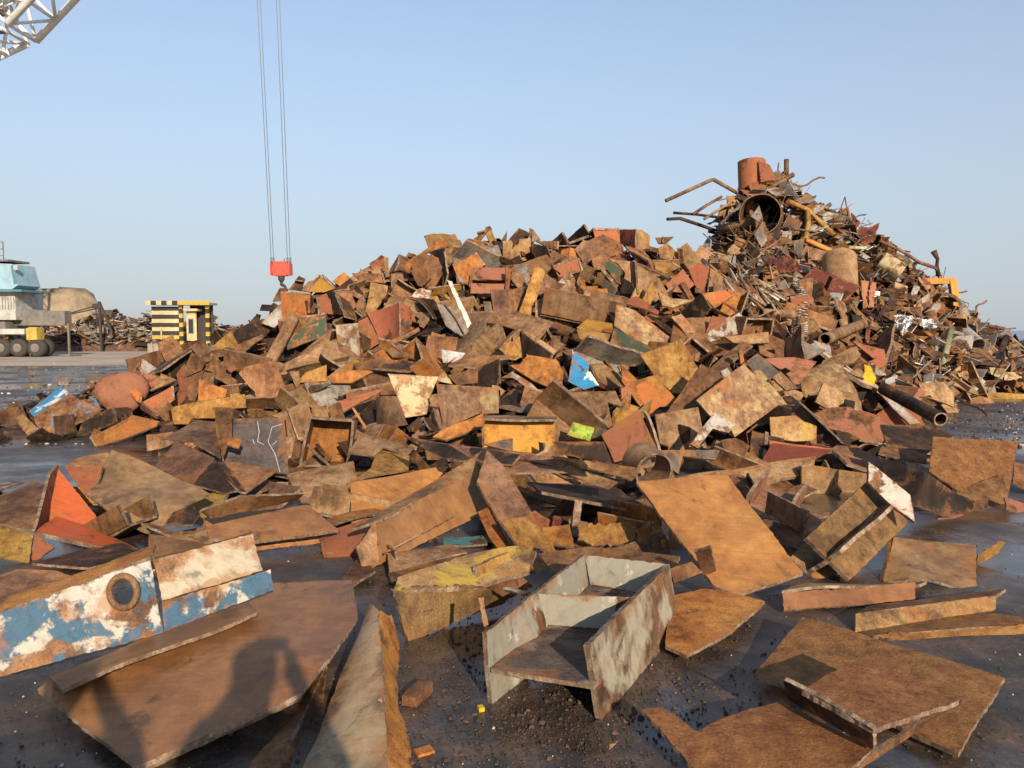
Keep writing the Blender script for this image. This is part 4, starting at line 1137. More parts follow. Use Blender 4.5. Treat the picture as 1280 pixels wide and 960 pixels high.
# ------------------------------------------------------------------ the heap: pieces one can pick out in the photograph
LM = []
def hface(px_pts, yaw, pitch, anchor, off):
    n = Vector((math.sin(rad(yaw)) * math.cos(rad(pitch)), -math.cos(rad(yaw)) * math.cos(rad(pitch)), math.sin(rad(pitch))))
    p = anchor + (CAM - anchor).normalized() * off
    d0 = p.y
    out = []
    for x, y in px_pts:
        r = ray(x, y)
        den = r.dot(n)
        d = d0 if abs(den) < .02 else (plane_hit(x, y, p, n)).y
        lim = max(.35, .055 * d0)
        d = min(max(d, d0 - lim), d0 + lim)
        out.append(V(x, y, d))
    return out, n
NAMES = {'plate': 'scrap_plate', 'panel': 'hull_offcut', 'box': 'scrap_box', 'angle': 'scrap_angle', 'offcut': 'scrap_offcut', 'sheet': 'scrap_sheet', 'bar': 'scrap_bar', 'channel': 'scrap_channel'}
def HP(tile, pts, yaw, pitch, mat, label, cat='plate', off=.12, th=.038, fl=(), anchor=None, name=None, g=None, **kw):
    kw.setdefault('warp', .02)
    """one traced plate on the heap; fl = [(edge index, length, degrees from the plane, material)]"""
    q = [(a[0], a[1]) for a in T(tile, pts)]
    TRACED.append(q)
    cx = sum(a[0] for a in q) / len(q); cy = sum(a[1] for a in q) / len(q)
    an = hit(*(anchor or (cx, cy)))
    if an is None: an = V(cx, cy, 18)
    if cx > 875 and cy < 410: off += .4
    LM.append((cx, cy, label))
    P3, n = hface(q, yaw, pitch, an, off)
    faces = [('plate', P3, {})]
    c = sum(P3, Vector()) / len(P3)
    nn = newell(P3)
    if nn.dot(CAM - c) < 0: nn = -nn
    st_ = random.Random(int(cx * 7 + cy * 13))
    if cat in ('plate', 'panel') and not fl and len(P3) <= 7 and mat not in ('rust_gold', 'rust_mottled', 'cream', 'slate') and (P3[0] - P3[1]).length > .35:
        if st_.random() < .5: fl = [(st_.randrange(len(P3)), st_.uniform(.15, .35), st_.choice((80, 90, 100)))]
        if st_.random() < .34:
            k2 = len(P3) // 2
            t_ = st_.uniform(.3, .7)
            a, b_ = P3[0].lerp(P3[1], t_), P3[k2].lerp(P3[(k2 + 1) % len(P3)], 1 - t_)
            hgt_ = st_.uniform(.06, .14)
            faces.append(('stiffener', [a, b_, b_ + nn * hgt_, a + nn * hgt_], {'th': .022}))
    for e in fl:
        a, b_ = P3[e[0]], P3[(e[0] + 1) % len(P3)]
        inward = (c - (a + b_) / 2); ed = (b_ - a).normalized()
        inward = (inward - ed * inward.dot(ed)).normalized()
        t = rad(e[2])
        w = (inward * math.cos(t) - nn * math.sin(t)) * e[1]
        faces.append(('flange', [a, b_, b_ + w * .97 - ed * .02, a + w + ed * .02], {'mat': e[3] if len(e) > 3 else mat}))
    if g:
        for k, f in enumerate(faces):
            d = dict(kw); d.update(f[2]); d.setdefault('mat', mat); d['th'] = th
            GRP.setdefault(g, (name or NAMES.get(cat, 'scrap_plate'), cat, []))[2].append(('side_plate' if k == 0 else 'flange', f[1], d))
        return None
    return thing(name or NAMES.get(cat, 'scrap_plate'), label, cat, mat, faces, th=th, **kw)
GRP = {}
B = [(0, .35, 90), (2, .3, 90)]
# -- tile i : upper left of the heap
HP('i', [(165, 460), (360, 470), (360, 600), (180, 640), (165, 560)], 5, 12, 'orange_flake', 'bright orange flaking panel near the hook block', 'panel', fl=[(0, .5, 95, 'oxide_red'), (1, .4, 90, 'oxide_dark')])
HP('i', [(145, 650), (460, 605), (475, 740), (215, 835), (165, 760)], -8, 18, 'green_worn', 'dark greenish plate below the bright orange panel', fl=[(0, .2, 90)])
HP('i', [(530, 675), (680, 660), (700, 910), (625, 920), (600, 850), (545, 830)], 15, 10, 'white_worn', 'narrow whitish plate standing beside the big red panel', off=.3)
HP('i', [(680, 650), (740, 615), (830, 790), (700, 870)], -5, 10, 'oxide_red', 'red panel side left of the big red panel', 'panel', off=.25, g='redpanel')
HP('i', [(740, 590), (950, 520), (960, 750), (835, 790)], -35, 5, 'oxide_red', 'big dull red panel, its shaded left half', 'panel', off=.2, bend=-.08, g='redpanel')  # duller red carries the shade on this half
HP('i', [(950, 520), (1030, 550), (1080, 680), (960, 750)], 25, 8, 'oxide_mid', 'brighter lit end of the big red panel', 'panel', off=.2, g='redpanel')  # brighter oxide paints the sunlight on this end
HP('i', [(690, 880), (1085, 690), (1095, 712), (740, 880)], 0, 40, 'rust_brown', 'long thin flange under the big red panel', 'bar', off=.35, g='redpanel')
HP('i', [(410, 490), (470, 460), (530, 600), (430, 600)], 8, 8, 'oxide_red', 'reddish stiffened plate left of its dark rib', fl=[(3, .3, 90)], g='stiff')
HP('i', [(525, 450), (625, 440), (690, 590), (590, 610)], 8, 12, 'salmon', 'reddish stiffened plate right of the dark rib', fl=[(0, .3, 90)], g='stiff')
HP('i', [(470, 455), (522, 440), (592, 610), (530, 600)], -60, 5, 'rust_dark_and_shade', 'dark rib between the two reddish stiffened plates', off=.22, g='stiff')
HP('i', [(340, 450), (430, 345), (525, 430), (450, 455)], 5, 5, 'yellow_worn', 'gold triangular gable plate on the left crest', fl=[(0, .5, 90, 'rust_brown'), (1, .5, 90, 'rust_dark_and_shade')])
HP('i', [(215, 440), (285, 345), (330, 362), (300, 445)], 10, 5, 'rust_dark_and_shade', 'dark plate tilted on the crest beside the hook')
HP('i', [(290, 445), (350, 380), (425, 365), (345, 450)], 0, 30, 'rust_purple', 'grey-brown plate left of the gold gable')
HP('i', [(35, 660), (160, 530), (180, 640), (120, 690)], 10, 25, 'grey_steel', 'grey sloping sheet at the left end of the crest', 'sheet')
HP('i', [(110, 515), (160, 425), (215, 430), (185, 510)], 0, 15, 'rust_brown', 'small brown plate under the hook block')
HP('i', [(765, 385), (880, 410), (870, 470), (800, 580), (730, 590)], 5, 12, 'yellow_flake', 'tall plate with flaking yellow paint on the left slope', off=.2)
HP('i', [(530, 430), (630, 360), (740, 480), (680, 510)], -25, 15, 'rust_dark_and_shade', 'dark brown tilted plate left of the yellow flaking one')
HP('i', [(510, 385), (585, 318), (640, 370), (560, 415)], 5, 15, 'rust_orange', 'orange-brown plate corner on the left crest')
HP('i', [(640, 328), (830, 328), (850, 392), (690, 380)], 0, 30, 'rust_brown', 'brown flat plate on the crest above the yellow flaking one')
HP('i', [(755, 270), (830, 218), (885, 228), (865, 330), (780, 325)], 15, 10, 'oxide_red', 'crumpled reddish sheet sticking up from the left crest', 'sheet', crumple=.1)
HP('i', [(852, 220), (882, 230), (892, 382), (865, 388)], 10, 5, 'rust_tan', 'narrow upright strip beside the crumpled reddish sheet', 'bar', off=.3)
HP('i', [(900, 330), (980, 330), (1000, 430), (900, 475)], 5, 15, 'rust_tan', 'tan plate below the crest left of the round-ended plate')
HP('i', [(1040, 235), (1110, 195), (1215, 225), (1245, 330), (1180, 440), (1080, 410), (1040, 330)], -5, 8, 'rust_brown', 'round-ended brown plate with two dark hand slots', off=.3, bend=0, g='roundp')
HP('i', [(1130, 185), (1250, 180), (1280, 330), (1250, 420), (1240, 300), (1200, 220)], -65, 5, 'rust_dark_and_shade', 'black shaded side right of the round-ended plate', off=.25, g='roundp')  # shade on this side is put into its near-black colour
HP('i', [(985, 265), (1110, 185), (1255, 88), (1290, 150), (1180, 178), (1060, 225), (1030, 300), (1020, 380)], 0, 25, 'rust_orange', 'orange-brown hood plate on top of the crest', off=.25)
HP('i', [(1020, 490), (1100, 430), (1170, 450), (1160, 500)], 5, 30, 'white_flake', 'small crumpled white sheet below the round-ended plate', 'sheet', off=.35, crumple=.06)
HP('i', [(1060, 500), (1180, 500), (1250, 600), (1190, 660), (1085, 680)], -40, 5, 'rust_dark_and_shade', 'dark ribbed plate below the crumpled white sheet', off=.15)
# -- tile j : middle of the crest
HP('j', [(235, 192), (355, 88), (388, 78), (300, 192)], -20, 20, 'ochre', 'left roof plate of the ochre gable on the crest', off=.2, g='gable')
HP('j', [(352, 100), (390, 82), (442, 190), (395, 196)], 15, 10, 'ochre', 'right roof plate of the ochre gable on the crest', off=.2, g='gable')
HP('j', [(462, 165), (500, 98), (497, 162)], 0, 5, 'rust_dark_and_shade', 'dark pointed spike standing on the crest', 'offcut')
HP('j', [(475, 165), (530, 160), (545, 190), (575, 190), (585, 152), (660, 150), (660, 290), (470, 310)], 5, 10, 'rust_olive', 'tan plate with a round notch on the crest', off=.25, fl=[(6, .4, 90)])
HP('j', [(665, 180), (765, 205), (800, 290), (670, 292)], -40, 5, 'rust_dark_and_shade', 'dark plate right of the notched tan plate', off=.15)
HP('j', [(648, 78), (672, 90), (672, 172), (652, 172)], 0, 5, 'rust_dark_and_shade', 'dark upright stub above the notched plate', 'bar', off=.2)
HP('j', [(676, 88), (725, 160), (680, 170)], 10, 10, 'rust_tan', 'small tan triangle beside the upright stub', 'offcut')
HP('j', [(695, 168), (832, 165), (832, 222), (765, 205)], 5, 20, 'rust_brown', 'brown plate on the crest right of the stub', fl=[(1, .3, 90)])
HP('j', [(145, 155), (190, 160), (215, 232), (160, 242)], 5, 10, 'rust_purple', 'small grey-brown upright plate left of the ochre gable')
HP('j', [(225, 200), (440, 192), (470, 270), (340, 300), (250, 250)], 0, 30, 'grey_steel', 'grey plate below the ochre gable', off=.05)
HP('j', [(130, 312), (285, 238), (300, 250), (190, 312)], -20, 35, 'rust_brown', 'top flap of the rusty box left of the pink frame', off=.3, g='rboxa')
HP('j', [(135, 325), (190, 310), (290, 245), (345, 330), (230, 452), (175, 430)], 10, 15, 'rust_orange', 'rusty box side left of the pink frame', 'box', off=.2, fl=[(2, .4, 90, 'oxide_red')], g='rboxa')
HP('j', [(275, 340), (490, 345), (492, 430), (270, 425)], 5, 15, 'salmon', 'pink upper board of the slotted frame', 'panel', off=.3, fl=[(2, .25, 90)], g='pframe')
HP('j', [(260, 448), (485, 450), (475, 512), (255, 517)], 5, 15, 'salmon', 'pink lower board of the slotted frame', 'panel', off=.28, g='pframe')
HP('j', [(258, 350), (275, 345), (258, 575), (238, 575)], 5, 5, 'salmon', 'left leg of the pink slotted frame', 'bar', off=.32, g='pframe')
HP('j', [(490, 340), (525, 352), (515, 500), (490, 492)], 15, 5, 'oxide_red', 'right leg of the pink slotted frame', 'bar', off=.32, g='pframe')
HP('j', [(388, 488), (508, 488), (552, 742), (430, 762)], 8, 15, 'rust_purple', 'purplish board leaning below the pink frame', off=.35)
HP('j', [(342, 568), (390, 570), (432, 752), (370, 732)], 8, 10, 'slate', 'dark grey board left of the purplish board', off=.2)
HP('j', [(30, 580), (190, 620), (250, 772), (190, 802), (90, 732)], 0, 35, 'grey_steel', 'grey plate with a pointed end left of the perforated strip', off=.2)
HP('j', [(100, 428), (132, 438), (312, 822), (272, 832)], 8, 15, 'galv', 'pale perforated metal strip slanting down the slope', 'bar', off=.45)
HP('j', [(575, 652), (650, 450), (690, 330), (760, 362), (680, 602), (650, 682), (600, 690)], 5, 20, 'rust_gold', 'flaky ochre tongue of steel pointing down', 'offcut', off=.45, warp=.03)
HP('j', [(525, 400), (560, 320), (640, 318), (655, 430), (600, 482), (530, 462)], -5, 25, 'grey_steel', 'grey curved plate left of the ochre tongue', off=.2)
HP('j', [(690, 532), (760, 388), (832, 440), (770, 502)], 5, 30, 'rust_purple', 'grey-brown plate right of the ochre tongue', off=.2)
HP('j', [(690, 560), (800, 535), (955, 400), (1060, 520), (900, 800), (690, 740)], 8, 22, 'rust_mottled', 'large mottled olive plate high on the slope', off=.35)
HP('j', [(768, 532), (905, 372), (945, 400), (832, 552)], 5, 25, 'white_flake', 'white flaking strip on the mottled olive plate', 'sheet', off=.5, crumple=.04)
HP('j', [(810, 342), (970, 280), (992, 370), (850, 412)], 10, 15, 'oxide_red', 'red box front just above the mottled plate', 'box', off=.3, fl=[(0, .5, 95, 'rust_dark_and_shade'), (1, .4, 90, 'rust_dark_and_shade')], g='rboxb')
HP('j', [(788, 312), (900, 252), (912, 276), (812, 338)], -10, 50, 'rust_dark_and_shade', 'dark open top of the red box', 'box', off=.2, g='rboxb')  # dark plate across the open top stands in for inner shade
HP('j', [(950, 222), (1010, 160), (1110, 182), (1130, 222), (1020, 332)], -5, 20, 'rust_purple', 'grey-brown plate below the red trough on the crest', off=.2)
HP('j', [(965, 742), (1045, 684), (1212, 720), (1195, 782), (985, 752)], 0, 55, 'yellow_worn', 'yellow tray floor right of the mottled plate', 'box', off=.35, g='ytray')
HP('j', [(965, 757), (985, 755), (1190, 787), (1172, 852), (985, 822)], 5, 10, 'ochre', 'yellow tray front right of the mottled plate', 'box', off=.42, g='ytray')
HP('j', [(0, 772), (170, 830), (150, 922), (60, 890), (60, 962), (-60, 962), (-30, 860)], 5, 15, 'rust_brown', 'brown plate below the pointed grey plate', off=.3)
HP('j', [(450, 890), (582, 748), (592, 935), (520, 922)], 12, 12, 'rust_orange', 'orange-brown triangular plate in mid slope', off=.3)
HP('j', [(588, 768), (800, 920), (790, 960), (600, 960)], -45, 5, 'rust_dark_and_shade', 'dark plate right of the orange-brown triangle', off=.2)
HP('j', [(595, 758), (620, 755), (832, 902), (805, 932)], 0, 35, 'rust_tan', 'slanting flat bar over the dark plate in mid slope', 'bar', off=.4)
# -- tile k : right of the crest
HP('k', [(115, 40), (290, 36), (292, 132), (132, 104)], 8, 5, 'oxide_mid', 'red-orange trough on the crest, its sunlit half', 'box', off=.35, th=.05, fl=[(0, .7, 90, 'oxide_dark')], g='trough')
HP('k', [(290, 36), (395, 34), (396, 162), (292, 132)], -55, 5, 'oxide_dark', 'dark half of the red-orange trough on the crest', 'box', off=.35, th=.05, g='trough')  # darker oxide paints the shade on the half turned from the sun
HP('k', [(398, 40), (440, 40), (492, 80), (490, 165), (420, 170)], 5, 10, 'rust_olive', 'tan plate with a hole right of the red trough', off=.2)
HP('k', [(250, 690), (525, 840), (430, 872), (470, 990), (330, 1000), (215, 850)], -15, 15, 'green_worn', 'greenish-brown lower side of the large tilted tank', 'box', off=.25, g='tank')
HP('k', [(268, 535), (390, 572), (640, 762), (595, 802), (522, 832), (253, 682)], 10, 35, 'rust_mottled', 'pinkish upper side of the large tilted tank', 'box', off=.3, g='tank')
HP('k', [(420, 572), (620, 680), (700, 762), (650, 752)], -20, 15, 'rust_dark_and_shade', 'dark channel along the large tilted tank', 'channel', off=.3, g='tank')
HP('k', [(285, 520), (400, 480), (555, 580), (545, 600), (420, 560)], 0, 45, 'oxide_red', 'reddish strip above the large tilted tank', off=.25)
HP('k', [(212, 232), (368, 246), (384, 470), (290, 462), (330, 330), (280, 260)], 8, 8, 'rust_tan', 'tan ribbed panel, left bay', 'panel', off=.3, fl=[(1, .15, -90)], g='ribbed')
HP('k', [(378, 256), (560, 362), (600, 440), (652, 552), (560, 562), (392, 482)], 8, 10, 'rust_tan', 'tan ribbed panel, right bay', 'panel', off=.3, fl=[(5, .15, -90)], g='ribbed')
HP('k', [(370, 246), (615, 342), (622, 358), (380, 272)], 0, 45, 'rust_brown', 'sloping flange along the top of the tan ribbed panel', 'bar', off=.45, g='ribbed')
HP('k', [(545, 450), (640, 500), (785, 508), (650, 560), (575, 545)], 0, 40, 'rust_mottled', 'pale mottled lobe right of the tan ribbed panel', 'offcut', off=.35)
HP('k', [(172, 250), (235, 240), (305, 300), (318, 370), (300, 405), (268, 388)], -5, 15, 'green_worn', 'green half-round plate left of the tan ribbed panel', off=.35, g='green')
HP('k', [(160, 300), (180, 290), (285, 408), (272, 430)], 5, 20, 'white_worn', 'pale bar along the green half-round plate', 'bar', off=.4, g='green')
HP('k', [(158, 345), (270, 425), (240, 482), (190, 472)], -40, 10, 'slate', 'dark plate under the pale bar', off=.15)
HP('k', [(330, 148), (420, 170), (515, 250), (520, 300), (480, 300), (400, 230)], 0, 15, 'rust_dark_and_shade', 'dark hollow ring end on the crest', 'offcut', off=.15, g='hollow')  # dark plate stands in for the shade inside the ring
HP('k', [(328, 145), (352, 150), (500, 232), (522, 300), (505, 298), (480, 240), (350, 172)], 10, 35, 'rust_brown', 'curved brown rim over the dark hollow on the crest', 'bar', off=.4, g='hollow')
HP('k', [(600, 402), (712, 300), (792, 402), (722, 462), (620, 440)], -5, 12, 'oxide_red', 'dull red square plate below the crest', off=.3)
HP('k', [(750, 300), (832, 258), (896, 290), (852, 446), (812, 442)], 15, 12, 'oxide_mid', 'bright orange-red plate leaning near the tan one', off=.35)
HP('k', [(898, 290), (986, 350), (972, 440), (876, 450)], 15, 15, 'rust_tan', 'pale tan plate beside the bright orange-red one', off=.3)
HP('k', [(676, 160), (712, 168), (724, 292), (690, 272)], -30, 5, 'oxide_dark', 'dark red upright rib below the crest', 'bar', off=.3)
HP('k', [(714, 170), (792, 180), (765, 262), (728, 290)], 10, 15, 'oxide_red', 'red plate right of the dark red rib', off=.2)
HP('k', [(780, 212), (832, 138), (900, 180), (872, 272), (842, 262)], 10, 20, 'rust_tan', 'tan curled plate at the foot of the light scrap', off=.3)
HP('k', [(685, 592), (838, 460), (902, 560), (772, 682)], -50, 5, 'rust_dark_and_shade', 'almost black shaded box side in mid slope', 'box', off=.35, g='bbox')  # near-black rust paints the shade on this side
HP('k', [(840, 463), (1000, 440), (1046, 480), (922, 562)], 5, 40, 'orange_flake', 'orange top plate of the shaded-side box', 'box', off=.38, g='bbox')
HP('k', [(635, 622), (700, 600), (832, 760), (772, 772)], 15, 15, 'rust_tan', 'tan face of a short channel below the shaded-side box', 'channel', off=.4, fl=[(3, .4, 90, 'rust_dark_and_shade')], g='schan')
HP('k', [(545, 612), (636, 612), (752, 762), (700, 740)], -50, 5, 'rust_dark_and_shade', 'dark inside of the short channel', 'channel', off=.3, g='schan')  # shade inside the channel is put into the dark rust
HP('k', [(868, 722), (910, 610), (992, 630), (962, 682)], 5, 20, 'oxide_red', 'small reddish plate beside the flaking white lump', off=.25)
HP('k', [(850, 752), (960, 660), (1080, 600), (1172, 670), (1120, 722), (880, 802)], 5, 25, 'white_flake', 'brown lump with flaking white coating', 'offcut', off=.3, crumple=.1)
HP('k', [(990, 752), (1285, 718), (1290, 790), (1130, 802), (1050, 790)], 8, 25, 'rust_tan', 'pale tan bar lying level in mid slope', 'bar', off=.35)
HP('k', [(975, 520), (1060, 560), (1180, 668), (1090, 610)], -20, 15, 'oxide_dark', 'dark brown angle above the flaking white lump', 'angle', off=.25)
# -- tile d : centre right
HP('d', [(108, 125), (380, 20), (552, 320), (392, 432), (210, 280)], 5, 22, 'rust_gold', 'golden speckled square plate right of centre', off=.5, g='gold')
HP('d', [(-20, 190), (90, 292), (200, 262), (362, 440), (330, 472), (240, 470), (158, 532), (-15, 300)], 8, 25, 'orange_flake', 'orange plate with a grey patch under the golden one', off=.4)
HP('d', [(390, 432), (552, 322), (600, 318), (440, 440)], -30, 10, 'rust_brown', 'brown edge strip below the golden plate', 'bar', off=.4, g='gold')
HP('d', [(480, 430), (800, 185), (1036, 455), (740, 672), (700, 582), (570, 530)], 4, 28, 'rust_mottled', 'large pinkish tan diamond plate right of centre', off=.45)
HP('d', [(438, 722), (470, 690), (500, 640), (605, 508), (745, 592), (700, 642), (590, 620), (490, 748)], 5, 25, 'white_flake', 'white and black crumpled strip below the diamond plate', 'sheet', off=.6, crumple=.03)
HP('P', [(752, 543), (798, 511), (824, 566), (805, 568), (768, 578)], 5, 18, 'oxide_red', 'reddish plate with a scorched face in front of the orange one', off=.5, g='scorch')
HP('d', [(118, 490), (148, 525), (238, 795), (216, 795)], -60, 5, 'rust_dark_and_shade', 'dark edge of the reddish scorched plate', 'bar', off=.5, g='scorch')
HP('d', [(238, 762), (642, 758), (612, 822), (392, 802), (362, 922), (292, 872)], 0, 30, 'slate', 'dark slate slab in front of the diamond plate', off=.3)
HP('d', [(640, 702), (742, 680), (832, 742), (782, 832), (680, 832)], 0, 25, 'rust_brown', 'brown crumpled plate below the diamond plate', 'sheet', off=.35, crumple=.06)
HP('P', [(848, 596), (940, 582), (992, 572), (1020, 570), (1016, 592), (975, 600), (940, 612), (870, 600)], 0, 55, 'rust_tan', 'long tan plate behind the big orange plate', off=.3)
HP('P', [(1002, 584), (1016, 582), (1082, 592), (1086, 602), (1050, 640), (1004, 652)], 5, 20, 'rust_olive', 'tan plate standing left of the dark H-beam', off=.35, fl=[(0, .2, 90)])
HP('P', [(950, 580), (966, 553), (1040, 562), (1012, 578)], 0, 40, 'oxide_dark', 'dark red curved strip end in front of the yellow-patched box', off=.3, g='cstrip')
HP('P', [(1020, 588), (1060, 575), (1111, 551), (1106, 560), (1060, 588), (1036, 590)], 0, 30, 'rust_purple', 'long curved strip sweeping to a point at right', off=.35, g='cstrip')
HP('P', [(960, 552), (1040, 560), (1040, 564), (962, 557)], 0, 60, 'oxide_orange', 'thin bright red edge above the curved strip', 'bar', off=.42, g='cstrip')
HP('d', [(970, 540), (1140, 530), (1200, 570), (1285, 602), (1285, 722), (978, 682)], 0, 5, 'yellow_flake', 'dark box front with a yellow patch', 'box', off=.1)
HP('d', [(985, 280), (1042, 233), (1162, 350), (1080, 362)], 10, 25, 'rust_tan', 'narrow tan plate right of the diamond plate', 'bar', off=.35)
HP('d', [(818, 170), (890, 118), (1042, 240), (930, 322), (860, 242)], -10, 30, 'slate', 'dark grey plate above right of the diamond plate', off=.25)
HP('d', [(930, 150), (1130, 138), (1285, 170), (1152, 342), (1080, 240)], 0, 35, 'salmon', 'dusty pink sheet right of the dark grey plate', 'sheet', off=.2)
HP('d', [(760, 100), (785, 90), (800, 180), (775, 190)], 20, 5, 'orange_flake', 'small bright orange upright tab above the diamond plate', 'offcut', off=.4)
HP('d', [(480, 120), (510, 100), (500, 170), (470, 160)], 5, 20, 'rust_brown', 'small brown plate right of the golden plate', off=.3)
HP('d', [(640, 240), (690, 215), (720, 260), (670, 290)], 0, 30, 'grey_steel', 'small grey plate above the diamond plate', off=.2)
# -- tile e : right middle
HP('e', [(60, 300), (150, 172), (380, 70), (402, 132), (350, 192), (220, 212), (190, 282), (110, 312)], 0, 35, 'rust_tan', 'tan wavy curved sheet on the right slope', 'sheet', off=.3, crumple=.05)
HP('e', [(350, 40), (562, 88), (582, 192), (530, 212), (400, 192), (500, 152)], 8, 30, 'oxide_red', 'orange-red bent sheet above the yellow tarp', 'sheet', off=.3)
HP('e', [(265, 292), (390, 210), (422, 240), (412, 332), (280, 392)], 5, 25, 'rust_tan', 'tan plate left of the yellow tarp', off=.3)
HP('e', [(408, 302), (430, 185), (470, 200), (502, 282), (482, 335)], 5, 15, 'yellow_bright', 'small bright yellow crumpled tarp', 'tarp', off=.45, name='tarp', crumple=.06)
HP('e', [(490, 332), (590, 230), (842, 372), (802, 442), (620, 402)], 0, 40, 'salmon', 'flat salmon-pink plate right of the yellow tarp', off=.35)
HP('e', [(790, 312), (960, 305), (1032, 385), (1022, 475), (970, 452), (830, 402)], 8, 30, 'rust_tan', 'tan torn plate right of the salmon plate', off=.3)
HP('e', [(100, 440), (160, 310), (292, 372), (262, 472), (180, 487)], 5, 20, 'rust_tan', 'tan square plate with bolt holes', off=.45)
HP('e', [(510, 362), (546, 340), (802, 582), (732, 587)], 5, 35, 'grey_steel', 'grey flat bar slanting below the salmon plate', 'bar', off=.35)
HP('e', [(40, 542), (180, 480), (332, 470), (470, 540), (590, 582), (552, 642), (556, 702), (430, 742), (400, 682), (300, 642), (130, 602)], 0, 35, 'salmon', 'red-orange curved shell with a torn dark opening', 'sheet', off=.35, g='shell')
HP('e', [(245, 640), (320, 642), (400, 682), (430, 742), (330, 765), (245, 750)], 0, 5, 'rust_dark_and_shade', 'dark opening under the curved shell', 'offcut', off=.1, g='shell')  # dark plate fills the opening in place of its inner shade
HP('e', [(860, 240), (980, 232), (1192, 368), (1190, 392), (1060, 342), (870, 292)], 0, 45, 'rust_tan', 'tan trough plate below the greenish post', off=.3)
HP('e', [(640, 242), (770, 170), (802, 190), (722, 252)], 0, 40, 'rust_tan', 'short beige bar above the salmon plate', 'bar', off=.35)
HP('e', [(270, 400), (400, 340), (470, 350), (540, 480), (300, 470)], -20, 20, 'rust_dark_and_shade', 'dark hollow plate below the yellow tarp', off=.05)
HP('e', [(400, 440), (470, 400), (560, 480), (480, 500)], 0, 25, 'oxide_dark', 'dark red plate in the hollow below the tarp', off=.15)
HP('e', [(1130, 440), (1190, 400), (1290, 430), (1290, 480), (1140, 480)], 0, 35, 'rust_brown', 'brown sheet at the toe of the right slope', 'sheet', off=.2, crumple=.04)
HP('P', [(1228, 490), (1285, 492), (1285, 503), (1240, 502)], 0, 50, 'ochre', 'ochre curved trough at the right frame edge', 'channel', off=.3)
# -- tile a : left slope
HP('a', [(765, 292), (900, 180), (946, 272), (840, 402), (800, 332)], 5, 15, 'ochre', 'ochre end face of the open box on the left slope', 'box', off=.35, g='obox')
HP('a', [(900, 180), (1052, 113), (1112, 210), (948, 272)], -25, 40, 'rust_dark_and_shade', 'dark inside of the open box on the left slope', 'box', off=.25, g='obox')  # interior shade painted as a near-black face
HP('a', [(838, 402), (948, 276), (1115, 204), (1112, 222), (870, 400)], 0, 50, 'rust_brown', 'rim plate along the open box on the left slope', 'bar', off=.4, g='obox')
HP('a', [(768, 322), (850, 400), (870, 462), (982, 540), (930, 562), (800, 502), (760, 420)], 8, 20, 'rust_brown', 'torn brown sheet below the open box', 'sheet', off=.35, crumple=.06)
HP('a', [(860, 432), (1002, 318), (1012, 402), (900, 460)], 8, 25, 'salmon', 'reddish torn sheet right of the open box end', 'sheet', off=.3, crumple=.06)
HP('a', [(950, 462), (990, 420), (1196, 373), (1278, 602), (1070, 692), (1056, 582), (1020, 550)], 5, 18, 'rust_brown', 'brown plate with a small square hole on the left slope', off=.4, fl=[(3, .3, 90)])
HP('a', [(625, 282), (700, 250), (762, 302), (752, 440), (730, 352), (680, 342)], -20, 15, 'rust_purple', 'twisted brown sheet top on the far left slope', 'sheet', off=.4, g='twist')
HP('a', [(580, 462), (640, 320), (732, 380), (702, 442), (590, 492)], 8, 15, 'rust_brown', 'twisted brown sheet middle fold on the far left slope', 'sheet', off=.35, g='twist')
HP('a', [(590, 500), (722, 440), (662, 652), (620, 642)], 10, 10, 'rust_brown', 'twisted brown sheet lower fold on the far left slope', 'sheet', off=.4, g='twist')
HP('a', [(690, 502), (872, 570), (862, 622), (680, 652)], 5, 20, 'rust_orange', 'orange-brown sheet right of the twisted folds', 'sheet', off=.3)
HP('a', [(535, 470), (590, 400), (600, 620), (540, 690), (500, 660), (555, 560)], -15, 10, 'oxide_red', 'reddish torn sheet left of the twisted folds', 'sheet', off=.25)
HP('a', [(500, 692), (640, 662), (992, 600), (1002, 692), (800, 702), (790, 762), (640, 762), (610, 802), (520, 802)], 5, 22, 'rust_gold', 'long golden-orange strip above the slate plate', off=.4)
HP('a', [(310, 652), (510, 545), (522, 640), (400, 747)], 8, 15, 'oxide_mid', 'bright orange-red plate on the far left slope', off=.35, g='orp')
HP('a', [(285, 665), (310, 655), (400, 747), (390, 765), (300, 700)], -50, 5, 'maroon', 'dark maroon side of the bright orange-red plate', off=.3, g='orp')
HP('a', [(230, 522), (310, 460), (422, 480), (402, 540), (310, 582)], 0, 35, 'salmon', 'reddish plate behind the bright orange-red one', off=.3)
HP('a', [(245, 452), (308, 362), (345, 385), (290, 460)], -15, 15, 'rust_dark_and_shade', 'dark side of the small gable at far left', off=.3, g='sgable')
HP('a', [(308, 362), (432, 450), (420, 480), (320, 460), (300, 420)], 10, 25, 'grey_steel', 'grey roof of the small gable at far left', off=.32, g='sgable')
HP('a', [(350, 580), (400, 532), (432, 460), (535, 502)], 5, 30, 'rust_olive', 'tan plate right of the small gable at far left', off=.32)
HP('a', [(220, 590), (245, 550), (310, 600), (300, 660), (270, 650)], 10, 15, 'orange_flake', 'bright orange splintered edge beside the pink dome', 'offcut', off=.4)
HP('l', [(605, 567), (880, 420), (1062, 460), (1040, 492), (650, 632)], 5, 35, 'orange_flake', 'orange flaking bar lying at the far left toe', 'bar', off=.35, fl=[(4, .2, 90)])
HP('l', [(975, 552), (1150, 530), (1192, 582), (1100, 632), (980, 662)], 5, 20, 'rust_tan', 'tan block plate left of the brown bent sheet', off=.3)
